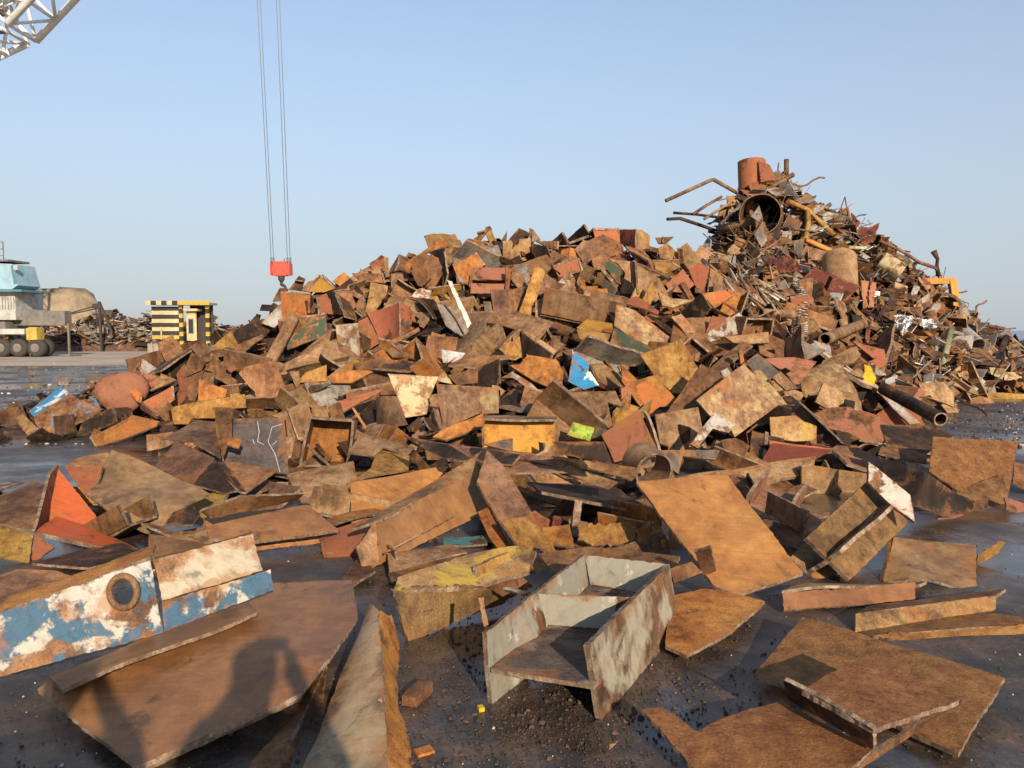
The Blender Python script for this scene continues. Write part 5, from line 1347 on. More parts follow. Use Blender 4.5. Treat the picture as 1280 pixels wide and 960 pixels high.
HP('l', [(550, 472), (752, 363), (772, 462), (720, 492), (560, 560), (510, 560)], -10, 20, 'rust_dark_and_shade', 'dark hollow bracket at the far left toe', 'bracket', off=.15, name='scrap_bracket', g='hbr')  # dark colour paints the shade of the bracket's hollow
HP('l', [(715, 370), (755, 362), (770, 465), (725, 492)], 15, 10, 'rust_tan', 'tan rib inside the dark hollow bracket', 'bar', off=.3, g='hbr')
# -- tile b : middle left
HP('b', [(85, 182), (430, 20), (442, 92), (512, 132), (90, 227)], 5, 30, 'rust_tan', 'speckled tan plank on the left slope', off=.4)
HP('b', [(180, 292), (230, 240), (362, 190), (366, 300), (190, 312)], 5, 15, 'rust_gold', 'gold curved plate below the speckled plank', off=.3)
HP('b', [(365, 272), (490, 225), (682, 235), (530, 312), (400, 312)], 5, 30, 'rust_orange', 'orange-brown plate right of the gold curved one', off=.32)
HP('b', [(185, 332), (402, 320), (200, 407)], 0, 20, 'teal_dark', 'dark teal corner under the gold curved plate', 'offcut', off=.2)
HP('b', [(115, 235), (180, 235), (185, 330), (160, 345)], 10, 10, 'rust_tan', 'tan stub left of the gold curved plate', 'offcut', off=.3)
HP('b', [(0, 532), (240, 430), (252, 490), (302, 640), (110, 747), (90, 560)], 8, 18, 'rust_tan', 'tan panel right of the slate plate', 'panel', off=.4)
HP('b', [(262, 492), (362, 458), (402, 640), (310, 682), (290, 562)], 5, 15, 'rust_tan', 'tan curled plate right of the tan panel', off=.35)
HP('b', [(370, 472), (452, 440), (502, 640), (412, 632)], -10, 15, 'rust_brown', 'brown stepped plate right of the tan curl', off=.3)
HP('b', [(430, 432), (702, 350), (742, 352), (462, 512)], 0, 35, 'oxide_red', 'reddish bar slanting above the purple curved plate', 'bar', off=.4)
HP('b', [(690, 410), (832, 405), (905, 592), (700, 652)], -12, 12, 'rust_purple', 'purple-brown curved plate left of the cream plate', off=.35, bend=.1)
HP('b', [(530, 480), (545, 478), (635, 610), (620, 620)], 0, 20, 'rust_tan', 'thin bent flat bar beside the purple curved plate', 'bar', off=.4)
HP('b', [(770, 250), (1112, 270), (1052, 402), (1032, 522), (890, 545)], 5, 20, 'cream', 'cream speckled plate in the centre left', off=.45, g='creamp')
HP('b', [(1100, 300), (1140, 220), (1205, 322)], 5, 10, 'cream', 'cream pointed tip beside the cream speckled plate', 'offcut', off=.4, g='creamp')
HP('A5', [(388, 213), (596, 225), (596, 310), (530, 312), (410, 366)], 6, 15, 'rust_mottled', 'mottled square plate in the centre, right of the cream plate', off=.5, g='mot')
HP('A5', [(375, 390), (410, 366), (545, 310), (540, 355), (420, 400)], 0, 35, 'rust_orange', 'rusty lower fold of the mottled square plate', off=.4, g='mot')
HP('b', [(660, 215), (880, 163), (1092, 205), (1040, 242), (700, 222)], 0, 60, 'rust_dark_and_shade', 'dark flat plate above the cream plate', off=.3)
HP('b', [(1128, 90), (1290, 110), (1250, 170), (1140, 182)], 5, 20, 'galv', 'small bluish grey box side near the centre', 'box', off=.3)
HP('b', [(988, 672), (1082, 480), (1112, 620), (1060, 660)], -35, 10, 'rust_dark_and_shade', 'dark leaning plate between cream and mottled plates', off=.25)
HP('b', [(1010, 132), (1040, 0), (1242, 10), (1202, 130), (1110, 182)], 5, 15, 'rust_brown', 'brown square plate above the bluish grey box', off=.3)
HP('b', [(760, 90), (900, 30), (960, 40), (940, 140), (800, 140)], 0, 30, 'rust_purple', 'grey-brown plate below the big red panel', off=.25)
# -- tile c : centre
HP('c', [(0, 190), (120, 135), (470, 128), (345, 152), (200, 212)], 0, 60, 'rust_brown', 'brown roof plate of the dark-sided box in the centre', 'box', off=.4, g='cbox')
HP('c', [(200, 212), (342, 150), (344, 332), (200, 322)], -30, 5, 'rust_dark_and_shade', 'dark side of the box in the centre', 'box', off=.35, g='cbox')
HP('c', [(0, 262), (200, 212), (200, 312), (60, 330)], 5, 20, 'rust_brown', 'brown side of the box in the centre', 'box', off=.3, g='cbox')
HP('c', [(408, 195), (480, 190), (530, 125), (722, 160), (792, 282), (660, 332), (560, 292)], 5, 30, 'rust_orange', 'orange-brown bent plate in the centre of the heap', off=.4)
HP('c', [(800, 302), (825, 150), (900, 230), (945, 240), (1002, 332), (900, 362)], 5, 10, 'blue_bright', 'blue and white crumpled drum in the centre', 'drum', off=.4, name='crushed_drum', crumple=.05, g='drum')
HP('c', [(825, 88), (935, 180), (942, 238), (920, 238), (828, 158)], 5, 35, 'blue_bright', 'bright blue lid of the crumpled drum', 'drum', off=.45, name='drum_lid', g='drum')
HP('c', [(945, 190), (1030, 185), (1130, 250), (1202, 332), (1112, 352), (1000, 292)], 5, 40, 'rust_olive', 'tan disc with a pink rim right of the blue drum', 'offcut', off=.4, fl=[(5, .12, 90, 'salmon'), (4, .12, 90, 'salmon'), (3, .12, 90, 'salmon')])
HP('c', [(665, 387), (1116, 364), (1162, 472), (1062, 442), (1096, 602), (700, 502)], 3, 35, 'rust_tan', 'wide tan plate below the blue drum', off=.45)
HP('c', [(795, 662), (830, 575), (982, 610), (945, 702)], 5, 15, 'lime', 'lime green painted block below the wide tan plate', 'box', off=.5, g='limeb')
HP('c', [(982, 602), (1052, 627), (1000, 682), (960, 680)], -30, 10, 'green_worn', 'darker green end beside the lime green block', 'box', off=.45, g='limeb')
HP('c', [(715, 702), (1042, 705), (1092, 862), (720, 772)], 0, 10, 'rust_dark_and_shade', 'black shaded channel right of the yellow channel', 'channel', off=.3)  # shade over the channel is put into its dark colour
HP('c', [(1128, 200), (1172, 190), (1290, 380), (1290, 460)], 5, 25, 'orange_flake', 'orange flat bar right of the tan disc', 'bar', off=.4)
HP('c', [(350, 97), (480, 0), (492, 140), (430, 172)], 10, 15, 'rust_gold', 'gold triangular plate above the brown roof plate', off=.35)
HP('c', [(350, 282), (430, 240), (560, 322), (668, 432), (640, 442), (540, 360), (430, 280)], 0, 25, 'white_worn', 'whitish curled strip right of the dark-sided box', 'sheet', off=.35)
HP('c', [(340, 462), (600, 440), (662, 512), (430, 482)], 0, 55, 'slate', 'dark flat plate above the yellow channel', off=.3)
HP('c', [(705, 310), (760, 300), (770, 375), (710, 375)], 10, 10, 'rust_brown', 'small brown post left of the wide tan plate', 'bar', off=.3)
HP('c', [(1155, 350), (1200, 330), (1225, 360), (1215, 495), (1160, 470)], 10, 10, 'oxide_red', 'reddish curved stub below the tan disc', 'offcut', off=.4)
def yellow_channel():
    q = lambda pts: vd('c', pts)
    thing('yellow_channel', 'yellow I-channel facing the camera in the centre of the heap', 'channel', 'yellow_worn', [
        ('web', q([(238, 550, 8.3), (712, 552, 8.3), (716, 795, 8.2), (230, 745, 8.2)])),
        ('top_flange', q([(240, 525, 8.5), (726, 530, 8.5), (722, 556, 8.15), (236, 552, 8.15)]), {'mat': 'rust_tan'}),
        ('bottom_flange', q([(230, 745, 8.22), (716, 790, 8.22), (768, 807, 7.9), (380, 800, 7.95)]), {'mat': 'rust_tan'}),
        ('end_strip', q([(228, 550, 8.12), (242, 550, 8.12), (240, 740, 8.1), (226, 735, 8.1)]), {'mat': 'rust_tan'}),
        ('bracket', q([(600, 702, 8.0), (640, 715, 7.95), (645, 805, 7.9), (605, 770, 7.95)]), {'mat': 'rust_dark_and_shade'}),
        ('bracket', q([(640, 715, 7.95), (716, 740, 8.05), (716, 790, 8.0), (645, 805, 7.9)]), {'mat': 'rust_tan'}),
        ('painted_shadow', q([(240, 722, 8.0), (432, 678, 8.05), (432, 772, 7.95)]), {'mat': 'slate'})], th=.025)  # last triangle is a dark shape standing in for a shadow on the web
yellow_channel()
def blue_brown():
    d = 12.2
    q = lambda pts: vd('l', pts)
    thing('patched_section', 'brown box beam with blue paint patches at the far left toe', 'steel beam', 'blue_brown', [
        ('front', q([(225, 440, 12.3), (460, 275, 12.7), (520, 312, 12.6), (670, 380, 12.5), (560, 450, 12.2), (282, 577, 11.95)])),
        ('top', q([(188, 392, 12.6), (420, 222, 13.1), (462, 272, 12.7), (228, 432, 12.3)]), {'mat': 'blue_bright'}),
        ('end', q([(92, 440, 12.5), (150, 410, 12.6), (245, 500, 12.1), (180, 552, 12.05)]), {'mat': 'rust_olive'}),
        ('rear_plate', q([(520, 342, 12.7), (630, 295, 12.9), (672, 377, 12.55)]), {'mat': 'blue_brown'})], th=.04)
    # pink dome: a dented tank end
    c = V(153, 490, 12.9)
    bm = bmesh.new()
    R = .43
    rows = []
    for i in range(9):
        a = i / 8 * math.pi / 2
        rows.append([bm.verts.new(Vector((R * math.sin(a) * math.cos(t), -R * .45 * math.cos(a), R * .85 * math.sin(a) * math.sin(t))) * (1 + .06 * math.sin(3 * t + a * 4))) for t in [2 * math.pi * k / 24 for k in range(24)]])
    for x, y in zip(rows[1:], rows[2:]):
        for k in range(24):
            f = bm.faces.new((x[k], x[(k + 1) % 24], y[(k + 1) % 24], y[k])); f.smooth = True
    tip = bm.verts.new((0, -R * .45, 0))
    for v in rows[0]: bm.verts.remove(v)
    for k in range(24):
        f = bm.faces.new((tip, rows[1][(k + 1) % 24], rows[1][k])); f.smooth = True
    bmesh.ops.recalc_face_normals(bm, faces=bm.faces[:])
    bmesh.ops.solidify(bm, geom=bm.faces[:], thickness=.03)
    o = finish(bm, 'tank_end', ('salmon',), c - Vector((0, 0, .0)))
    o.rotation_euler = (-.3, 0, .15)
    tag(o, 'dented dusty pink dome of a tank end at the far left', 'tank end')
    TRACED.append([(120, 470), (185, 470), (185, 510), (120, 510)])
blue_brown()

# -- round pieces
def onheap(px, py, off=.2):
    p = hit(px, py)
    return p + (CAM - p).normalized() * off
def ringpx(px, py, rpx): TRACED.append([(px - rpx, py - rpx), (px + rpx, py - rpx), (px + rpx, py + rpx), (px - rpx, py + rpx)])
pipe('pipe_offcut', V(984, 506, 11.0), V(1006, 524, 10.5), .14, 'rust_dark_and_shade', 'dark open pipe end right of the diamond plate', 'pipe')
ringpx(990, 508, 16)
pipe('long_pipe', V(1105, 486, 12.6), V(1176, 524, 10.9), .10, 'rust_dark_and_shade', 'long brown pipe sloping down to the right toe', 'pipe')
TRACED.append(T('e', [(560, 370), (980, 580), (960, 600), (600, 470)]))
pipe('short_ring', V(800, 575, 7.4), V(818, 590, 7.1), .19, 'rust_tan', 'short tan pipe ring in front of the slate slab', 'pipe')
d0 = hit(1050, 350).y - .75
pipe('steel_cylinder', V(1049, 323, d0 + .3), V(1051, 373, d0 - .4), .43, 'plate_olive', 'upright tan steel cylinder on the right heap', 'cylinder', dent=.0)
TRACED.append([(1030, 315), (1072, 315), (1072, 385), (1030, 385)])
d1 = 23.4
def top_drum():
    root = empty('torn_drum', V(940, 238, d1)); tag(root, 'torn reddish drum crowning the right heap', 'drum')
    pipe('drum_shell', V(939.5, 202, d1), V(940.5, 238, d1 - .1), .40, 'oxide_red', parent=root, dent=.02)
    for pts in ([(955, 203), (962, 206), (972, 226), (950, 224)], [(948, 200), (956, 205), (963, 225), (951, 228)], [(935, 230), (948, 226), (962, 240), (940, 241)]):
        slab('torn_flap', [V(x, y, d1 - .5 - .05 * k) for k, (x, y) in enumerate(pts)], 'oxide_red', root, th=.02)
    slab('drum_lid', [V(x, y, d) for x, y, d in ((925, 236, d1 - .3), (975, 242, d1 - .3), (968, 247, d1 - .9), (930, 242, d1 - .9))], 'oxide_red', root, th=.03)
top_drum()
dw = hit(949, 268).y - .9
pipe('wide_pipe', V(950, 268, dw), V(958, 280, dw + 2.6), .56, 'rust_brown', 'wide open pipe below the crowning drum', 'pipe', wall=.03, dent=.04)
TRACED.append([(920, 245), (980, 245), (980, 280), (920, 280)])
rod('bent_pipe', [V(832, 251, 22.5), V(889, 225, 22.8), V(892, 224.5, 22.8), V(932, 247, 23.2), V(945, 255, 23.4)], .055, 'rust_tan', 'bent tan pipe sticking out left from the peak', 'pipe')
rod('tan_bar', [V(955, 239, 23.0), V(992, 218, 23.3)], .07, 'rust_tan', 'thick tan bar slanting across the peak', 'bar', segs=4)
rod('upright_post', [V(983, 199, 23.8), V(983, 228, 23.8)], .075, 'rust_brown', 'short upright post at the very top', 'post', segs=4)
for pts, r, m, lb in (([(834, 274), (850, 273), (880, 283), (905, 292)], .05, 'rust_dark_and_shade', 'dark rod end jutting left below the bent pipe'),
                      ([(842, 266), (870, 268), (900, 272)], .04, 'rust_dark_and_shade', 'thin dark rod jutting left above the other dark rod'),
                      ([(866, 268), (884, 256), (902, 246)], .045, 'rust_tan', 'thin tan rod curving up left of the wide pipe'),
                      ([(880, 274), (905, 258), (918, 255)], .04, 'rust_tan', 'second tan rod left of the wide pipe'),
                      ([(900, 281), (925, 258)], .06, 'grey_steel', 'grey flat rod leaning on the wide pipe')):
    rod('thin_rod', [V(x, y, 22.0 + .2 * k) for k, (x, y) in enumerate(pts)], r, m, lb, 'rod', segs=6)
rod('tan_section', [V(899, 288, hit(899, 288).y - .5), V(945, 277, hit(945, 277).y - .6)], .14, 'rust_tan', 'stout tan beam below the wide open pipe', 'steel beam', segs=4)
HP('m', [(636, 482), (690, 408), (716, 500), (700, 532)], 5, 10, 'grey_steel', 'grey leaf-shaped plate in front of the wide pipe', 'offcut', off=.8)
HP('m', [(648, 590), (690, 540), (742, 640), (702, 692)], 5, 15, 'grey_steel', 'grey plate hanging below the leaf-shaped one', 'offcut', off=.5)
for pts, lb in (([(985, 252), (1009, 262), (1043, 294)], 'ochre crooked frame bar running down from the peak'),
                ([(1009, 262), (1010, 280), (1007, 300)], 'ochre frame bar hanging from the crooked bar'),
                ([(1007, 300), (1045, 317)], 'ochre frame bar ending at the upright cylinder')):
    rod('frame_bar', [V(x, y, hit(x, max(y, 262)).y - .45) for k, (x, y) in enumerate(pts)], .085, 'frame_orange' if 'ending' in lb else 'ochre', lb, 'bar', segs=4)
HP('f', [(880, 30), (930, 100), (900, 160), (860, 120)], 5, 10, 'oxide_dark', 'dark red torn sheet on the right shoulder, left one', 'sheet', off=.4, crumple=.08)
HP('f', [(930, 130), (1000, 130), (1062, 98), (1022, 222), (900, 282), (860, 202)], 5, 15, 'oxide_dark', 'dark red torn sheet on the right shoulder, large one', 'sheet', off=.35, crumple=.1)
HP('f', [(860, 250), (980, 255), (980, 275), (860, 272)], 5, 15, 'post_green', 'pale green flat bar below the dark red sheets', 'bar', off=.6)
pipe('cream_drum', V(1100, 327, hit(1110, 335).y - .4), V(1126, 342, hit(1110, 335).y - .6), .30, 'cream', 'cream crushed drum on the right shoulder', 'drum', dent=.2)
HP('f', [(940, 482), (1042, 500), (1022, 662), (950, 672)], 5, 10, 'salmon', 'pinkish torn panel right of the upright cylinder', 'panel', off=.4, crumple=.06)
HP('f', [(290, 342), (390, 330), (542, 390), (532, 432), (362, 432)], 0, 20, 'maroon', 'dark maroon crushed tank left of the cylinder', 'tank', off=.4, crumple=.15, name='crushed_tank')
HP('f', [(520, 480), (620, 470), (610, 640), (560, 620)], 5, 15, 'rust_brown', 'brown sheet behind the white coil', 'sheet', off=.2)
HP('f', [(470, 600), (590, 580), (600, 650), (490, 690)], 5, 20, 'oxide_red', 'reddish plate behind the white coil', off=.25)
HP('f', [(570, 250), (720, 300), (700, 350), (520, 355)], 5, 25, 'rust_purple', 'brown mesh sheet below the ochre frame bar', 'sheet', off=.3, crumple=.05)
HP('f', [(390, 330), (440, 240), (480, 360)], 5, 15, 'slate', 'dark grey crumpled sheet left of the frame bar', 'sheet', off=.4, crumple=.06)
HP('f', [(485, 240), (560, 190), (540, 350), (500, 345)], 5, 15, 'slate', 'second dark grey sheet beside the frame bar', 'sheet', off=.4, crumple=.06)
def coil():
    bm = bmesh.new()
    path = [(995, 354), (1000, 362), (1003, 372), (1004, 385), (1003, 398), (1003, 410), (1002, 418)]
    P3 = [V(x, y, hit(x, y).y - .55) for x, y in path]
    o = base_of(P3)
    pts = []
    n = 150
    for i in range(n):
        f = i / (n - 1) * (len(P3) - 1); k = min(int(f), len(P3) - 2)
        c = P3[k].lerp(P3[k + 1], f - k)
        a = i * 2 * math.pi / 7
        pts.append(c + Vector((math.cos(a) * .10, math.sin(a) * .10, 0)) - o)
    tube_pts(bm, pts, .012, 5)
    tag(finish(bm, 'wire_coil', ('white_flake',), o), 'white spiral coil hanging below the maroon tank', 'coil')
coil()
pipe('tan_pipe', V(1031, 424, hit(1031, 424).y - .25), V(1078, 405, hit(1078, 405).y - .25), .11, 'rust_tan', 'tan pipe lying on the slope below the cylinder', 'pipe')
HP('A8', [(452, 540), (475, 548), (560, 640), (545, 660), (520, 640)], -30, 10, 'rust_dark_and_shade', 'dark deep channel left of the tan pipe', 'channel', off=.5, g='deep')
HP('A8', [(530, 610), (645, 662), (580, 692), (545, 665)], 0, 35, 'grey_steel', 'grey floor of the dark deep channel', 'channel', off=.45, g='deep')
rod('tail_pipe', [V(x, y, 22.6) for x, y in ((1099, 301), (1128, 314), (1149, 328), (1170, 335), (1173, 343), (1178, 356))], .05, 'rust_purple', 'thin pipe arching out from the right shoulder', 'pipe', segs=8)
rod('tail_hook', [V(x, y, 22.6) for x, y in ((1173, 345), (1171, 332), (1172, 324), (1167, 314))], [.07, .05, .05, .09], 'rust_dark_and_shade', 'dark hooked rod end at the tip of the arching pipe', 'rod', segs=8)
def oframe():
    root = empty('angle_iron_corner', V(1196, 398, 22.3)); tag(root, 'orange angle-iron frame corner at the right end', 'frame')
    bm = bmesh.new(); bar_bm(bm, V(1143, 352, 22.6) - root.location, V(1193, 351, 22.3) - root.location, .2, .17); finish(bm, 'crossbar', ('frame_orange',), root.location, root)
    bm = bmesh.new(); bar_bm(bm, V(1190, 350, 22.3) - root.location, V(1197.5, 402, 22.3) - root.location, .2, .16, upv=Vector((0, 1, 0))); finish(bm, 'upright', ('frame_orange',), root.location, root)
oframe()
for k, (pts, lb) in enumerate((([(170, 550), (292, 560), (240, 682), (200, 622)], 'silver foil sheet below the orange frame, left one'), ([(292, 562), (432, 590), (422, 640), (330, 632)], 'silver foil sheet below the orange frame, right one'))):
    HP('g', pts, 5, 25, 'foil', lb, 'foil', off=.5, crumple=.12, name='foil_sheet', th=.01)
rod('thin_bar', [V(1190, 399, 21.5), V(1255, 411, 21.8)], .05, 'rust_purple', 'long thin bar jutting out to the right', 'bar', segs=4)
HP('g', [(525, 580), (650, 572), (648, 592), (530, 600)], 0, 40, 'rust_brown', 'flat brown plate at the root of the jutting bar', off=.4)
rod('green_post', [V(1188, 412, hit(1186, 425).y - .5), V(1177, 462, hit(1177, 462).y - .2)], .085, 'post_green', 'pale greenish post leaning at the right end', 'post', segs=4)
HP('g', [(565, 765), (640, 790), (760, 800), (905, 832), (830, 855), (640, 830)], 0, 30, 'rust_dark_and_shade', 'long dark curved sheet at the right toe', 'sheet', off=.5)
rod('dark_post', [V(1258, 421, 21), V(1247, 445, 20.5)], .1, 'rust_dark_and_shade', 'short dark post standing near the right end', 'post', segs=4)
HP('g', [(690, 720), (760, 680), (845, 685), (800, 745)], 0, 30, 'rust_purple', 'grey-brown plate left of the short dark post', off=.3)
pipe('grey_tube', V(1200, 412, 20.6), V(1222, 432, 19.8), .2, 'grey_steel', 'grey-brown tube right of the greenish post', 'pipe')
pipe('hoop', V(1182, 385, 21.6), V(1190, 392, 22), .42, 'grey_steel', 'grey round frame under the orange frame', 'frame', wall=.08)
HP('g', [(345, 545), (430, 470), (470, 475), (400, 570)], 5, 20, 'grey_steel', 'grey-brown tube halves left of the round frame', 'sheet', off=.4, bend=.1)
HP('g', [(290, 490), (340, 465), (355, 510), (320, 550)], 5, 15, 'rust_olive', 'tan crushed can left of the tube halves', 'offcut', off=.4, crumple=.08)
HP('g', [(750, 860), (850, 870), (830, 935), (760, 900)], 0, 30, 'cream', 'pale plate at the right toe, left one', off=.3)
HP('g', [(850, 885), (950, 890), (945, 940), (840, 935)], 0, 30, 'cream', 'pale plate at the right toe, right one', off=.3)
HP('k', [(530, 92), (650, 88), (600, 130), (550, 130)], 0, 25, 'rust_brown', 'brown tray on the crest left of the silver sheet', off=.3)
HP('k', [(545, 160), (610, 130), (660, 180), (640, 240), (560, 230)], 5, 20, 'rust_brown', 'brown plate below the tray on the crest', off=.25)
HP('k', [(520, 250), (640, 262), (690, 290), (600, 330), (530, 300)], 0, 30, 'ochre', 'ochre curved plate below the brown crest plate', off=.3)
# fan of pale strips at the foot of the peak
for k in range(46):
    u = random.random()
    x0, y0 = 895 + u * 60 + random.gauss(0, 6), 322 + u * 40 + random.gauss(0, 9)
    ang = random.gauss(.75, .3)
    ln = random.uniform(18, 52)
    x1, y1 = x0 + math.cos(ang) * ln, y0 + math.sin(ang) * ln
    p = onheap((x0 + x1) / 2, (y0 + y1) / 2, .35 + .25 * random.random())
    m_ = random.choice(('galv', 'grey_steel', 'rust_tan', 'white_worn', 'rust_purple', 'post_green'))
    rod('metal_strip', [V(x0, y0, p.y + .1), V((x0 + x1) / 2 + random.gauss(0, 2), (y0 + y1) / 2, p.y), V(x1, y1, p.y - .15)], random.uniform(.018, .035), m_,
        'one of the pale thin strips fanned out at the left foot of the light scrap', 'strip', segs=4, group='pale strips fanned at the foot of the light scrap')

GLAB = {
    'redpanel': 'big dull red folded panel with a brighter lit end, upper left',
    'stiff': 'pair of reddish plates joined by a dark rib, upper left',
    'gable': 'ochre gable-shaped roof piece on the crest',
    'rboxa': 'rusty box with a top flap left of the pink frame',
    'pframe': 'pink slotted frame of two boards and legs, upper middle',
    'rboxb': 'red box with dark open top above the mottled plate',
    'ytray': 'yellow tray right of the large mottled plate',
    'trough': 'red-orange trough standing on the crest',
    'tank': 'large tilted tank with pinkish top and greenish side',
    'ribbed': 'tan ribbed panel under a sloping flange, right of crest',
    'green': 'green half-round plate edged by a pale bar',
    'hollow': 'dark hollow ring with a curved brown rim on the crest',
    'bbox': 'shaded-side box with an orange top in mid slope',
    'schan': 'short tan channel below the shaded-side box',
    'gold': 'golden speckled square plate right of centre',
    'scorch': 'reddish plate with a scorched face in front of the orange one',
    'cstrip': 'long curved strip with a red edge sweeping to a point',
    'obox': 'open ochre box with a dark inside on the left slope',
    'twist': 'twisted brown sheet in three folds on the far left slope',
    'orp': 'bright orange-red plate with a dark side on the far left slope',
    'sgable': 'small grey gable at the far left end of the heap',
    'hbr': 'dark hollow bracket with a tan rib at the far left toe',
    'creamp': 'cream speckled plate with a pointed tip in the centre left',
    'mot': 'mottled square plate with a rusty fold in the centre',
    'cbox': 'brown box with a dark side in the centre',
    'drum': 'blue and white crumpled drum in the centre',
    'limeb': 'lime green painted block below the wide tan plate',
    'shell': 'red-orange curved shell with a torn dark opening',
    'deep': 'dark deep channel with a grey floor left of the tan pipe',
    'roundp': 'round-ended brown plate with a black shaded side on the crest',
}
for k_, (nm_, ct_, fc_) in GRP.items():
    thing(nm_, GLAB[k_], ct_, 'rust_brown', fc_)
# ------------------------------------------------------------------ loose pieces filling the heap
def inside(poly, x, y):
    c = False
    j = len(poly) - 1
    for i in range(len(poly)):
        xi, yi = poly[i][:2]; xj, yj = poly[j][:2]
        if (yi > y) != (yj > y) and x < (xj - xi) * (y - yi) / (yj - yi + 1e-9) + xi: c = not c
        j = i
    return c
BB = [(min(p[0] for p in q), max(p[0] for p in q), min(p[1] for p in q), max(p[1] for p in q), q) for q in TRACED]
def traced(x, y):
    return any(b[0] <= x <= b[1] and b[2] <= y <= b[3] and inside(b[4], x, y) for b in BB)
def proto(name, faces):
    me = bpy.data.meshes.new(name)
    bm = bmesh.new()
    for pts, kw in faces:
        b2 = slab_bm([Vector(p) for p in pts], toward=Vector((0, 0, 50)), **kw)
        tmp = bpy.data.meshes.new('tmp'); b2.to_mesh(tmp); b2.free()
        bm.from_mesh(tmp); bpy.data.meshes.remove(tmp)
    zmin = min(v.co.z for v in bm.verts)
    bm.to_mesh(me); bm.free()
    me.materials.append(MATS['rust_brown']); me.materials.append(MATS['lit_cut_edge'])
    return me
def rq(w, h, j=.12):
    r = lambda: random.uniform(-j, j)
    return [(-w / 2 + r() * w, -h / 2 + r() * h, 0), (w / 2 + r() * w, -h / 2 + r() * h, 0), (w / 2 + r() * w, h / 2 + r() * h, 0), (-w / 2 + r() * w, h / 2 + r() * h, 0)]
PROTO = {'plate': [], 'angle': [], 'channel': [], 'sheet': [], 'bar': []}
for k in range(5):
    PROTO['plate'].append(proto('scrap_plate', [(rq(1, random.uniform(.5, .95)), dict(th=.042, warp=.022))]))
for k in range(3):
    PROTO['plate'].append(proto('scrap_plate', [(rq(1, .7)[:3] + [(-.2, .42, 0), (-.55, .1, 0)], dict(th=.042, warp=.022))]))
for k in range(4):
    q = rq(1, random.uniform(.4, .6), .06); h = random.uniform(.2, .45)
    a, b_ = Vector(q[2]), Vector(q[3])
    PROTO['angle'].append(proto('scrap_angle', [(q, dict(th=.042, warp=.022)), ([a, b_, b_ + Vector((.03, .02, -h)), a + Vector((-.05, .03, -h * .85))], dict(th=.042, warp=.022))]))
    PROTO['angle'].append(proto('scrap_angle', [(q, dict(th=.042, warp=.022)), ([a, b_, b_ + Vector((0, -.05, h)), a + Vector((0, -.02, h * .9))], dict(th=.042, warp=.022))]))
for k in range(4):
    q = rq(1, .42, .05); h = random.uniform(.18, .32)
    a, b_, c_, d_ = [Vector(p) for p in q]
    sg = 1 if k % 2 else -1
    PROTO['channel'].append(proto('scrap_channel', [(q, dict(th=.038)), ([a, b_, b_ + Vector((0, 0, sg * h)), a + Vector((0, 0, sg * h))], dict(th=.038)), ([d_, c_, c_ + Vector((0, 0, sg * h)), d_ + Vector((0, 0, sg * h))], dict(th=.038))]))
for k in range(6):
    PROTO['sheet'].append(proto('scrap_sheet', [(rq(1, random.uniform(.5, .8), .2), dict(th=.02, bend=random.uniform(-.15, .2), bend2=random.uniform(-.1, .1), warp=.05, crumple=random.choice((0, .06, .12))))]))
def arcpoly(w, h, notch):
    pts = [(-w / 2, -h / 2, 0), (w / 2, -h / 2 + .05, 0)]
    if notch == 'round':
        pts += [(w / 2, 0, 0)] + [(w / 2 - .28 + .0 * a - .22 * math.cos(a) * -1, .1 + .22 * math.sin(a) - .1, 0) for a in (.2, .7, 1.2, 1.57)][:0]
        pts += [(w / 2 - .5 * math.sin(a), h / 2 - .45 * math.cos(a), 0) for a in (.15, .5, .9, 1.25, 1.5)]
    elif notch == 'step':
        pts += [(w / 2, .05, 0), (w * .2, .02, 0), (w * .22, h / 2, 0)]
    elif notch == 'bite':
        pts += [(w / 2 + .03, h / 2, 0), (.12, h / 2 - .02, 0), (.06, h * .22, 0), (-.1, h * .16, 0), (-.18, h / 2 + .02, 0)]
    else:
        pts += [(w / 2 - .12, h / 2 - .1, 0), (.1, h / 2 + .1, 0)]
    pts.append((-w / 2 + .04, h / 2 - .03, 0))
    return pts
for k, nt_ in enumerate(('round', 'step', 'bite', 'point', 'round', 'step', 'bite')):
    PROTO['plate'].append(proto('scrap_plate', [(arcpoly(random.uniform(.8, 1.1), random.uniform(.5, .8), nt_), dict(th=.042, crumple=.05 if k > 3 else 0))]))
for k in range(3):
    w, h = 1.0, random.uniform(.5, .7)
    hole = [(.15 + .14 * math.cos(a), .02 + .12 * math.sin(a), 0) for a in [i * 6.283 / 10 for i in range(10)]]
    PROTO['plate'].append(proto('scrap_plate', [([(-w / 2, -h / 2, 0), (w / 2, -h / 2 + .06, 0), (w / 2 - .05, h / 2, 0), (0, h / 2 + .03, 0), (-w / 2, h / 2 - .08, 0)], dict(th=.042, hole=[Vector(q_) for q_ in hole]))]))
PROTO['box'] = []
for k in range(4):
    w, h, dd = random.uniform(.8, 1.0), random.uniform(.5, .7), random.uniform(.3, .5)
    a, b_, c_, d_ = [Vector(p) for p in rq(w, h, .05)]
    dn = Vector((.04, 0, -dd))
    fs = [([a, b_, c_, d_], dict(th=.038)), ([a, b_, b_ + dn, a + dn * .9], dict(th=.038)), ([d_, c_, c_ + dn * .8, d_ + dn], dict(th=.038)), ([b_, c_, c_ + dn * .8, b_ + dn], dict(th=.038))]
    if k % 2: fs[0] = ([a + dn, b_ + dn, c_ + dn, d_ + dn], dict(th=.038)); fs.append(([a, d_, d_ + dn, a + dn], dict(th=.038)))
    PROTO['box'].append(proto('scrap_box', fs))
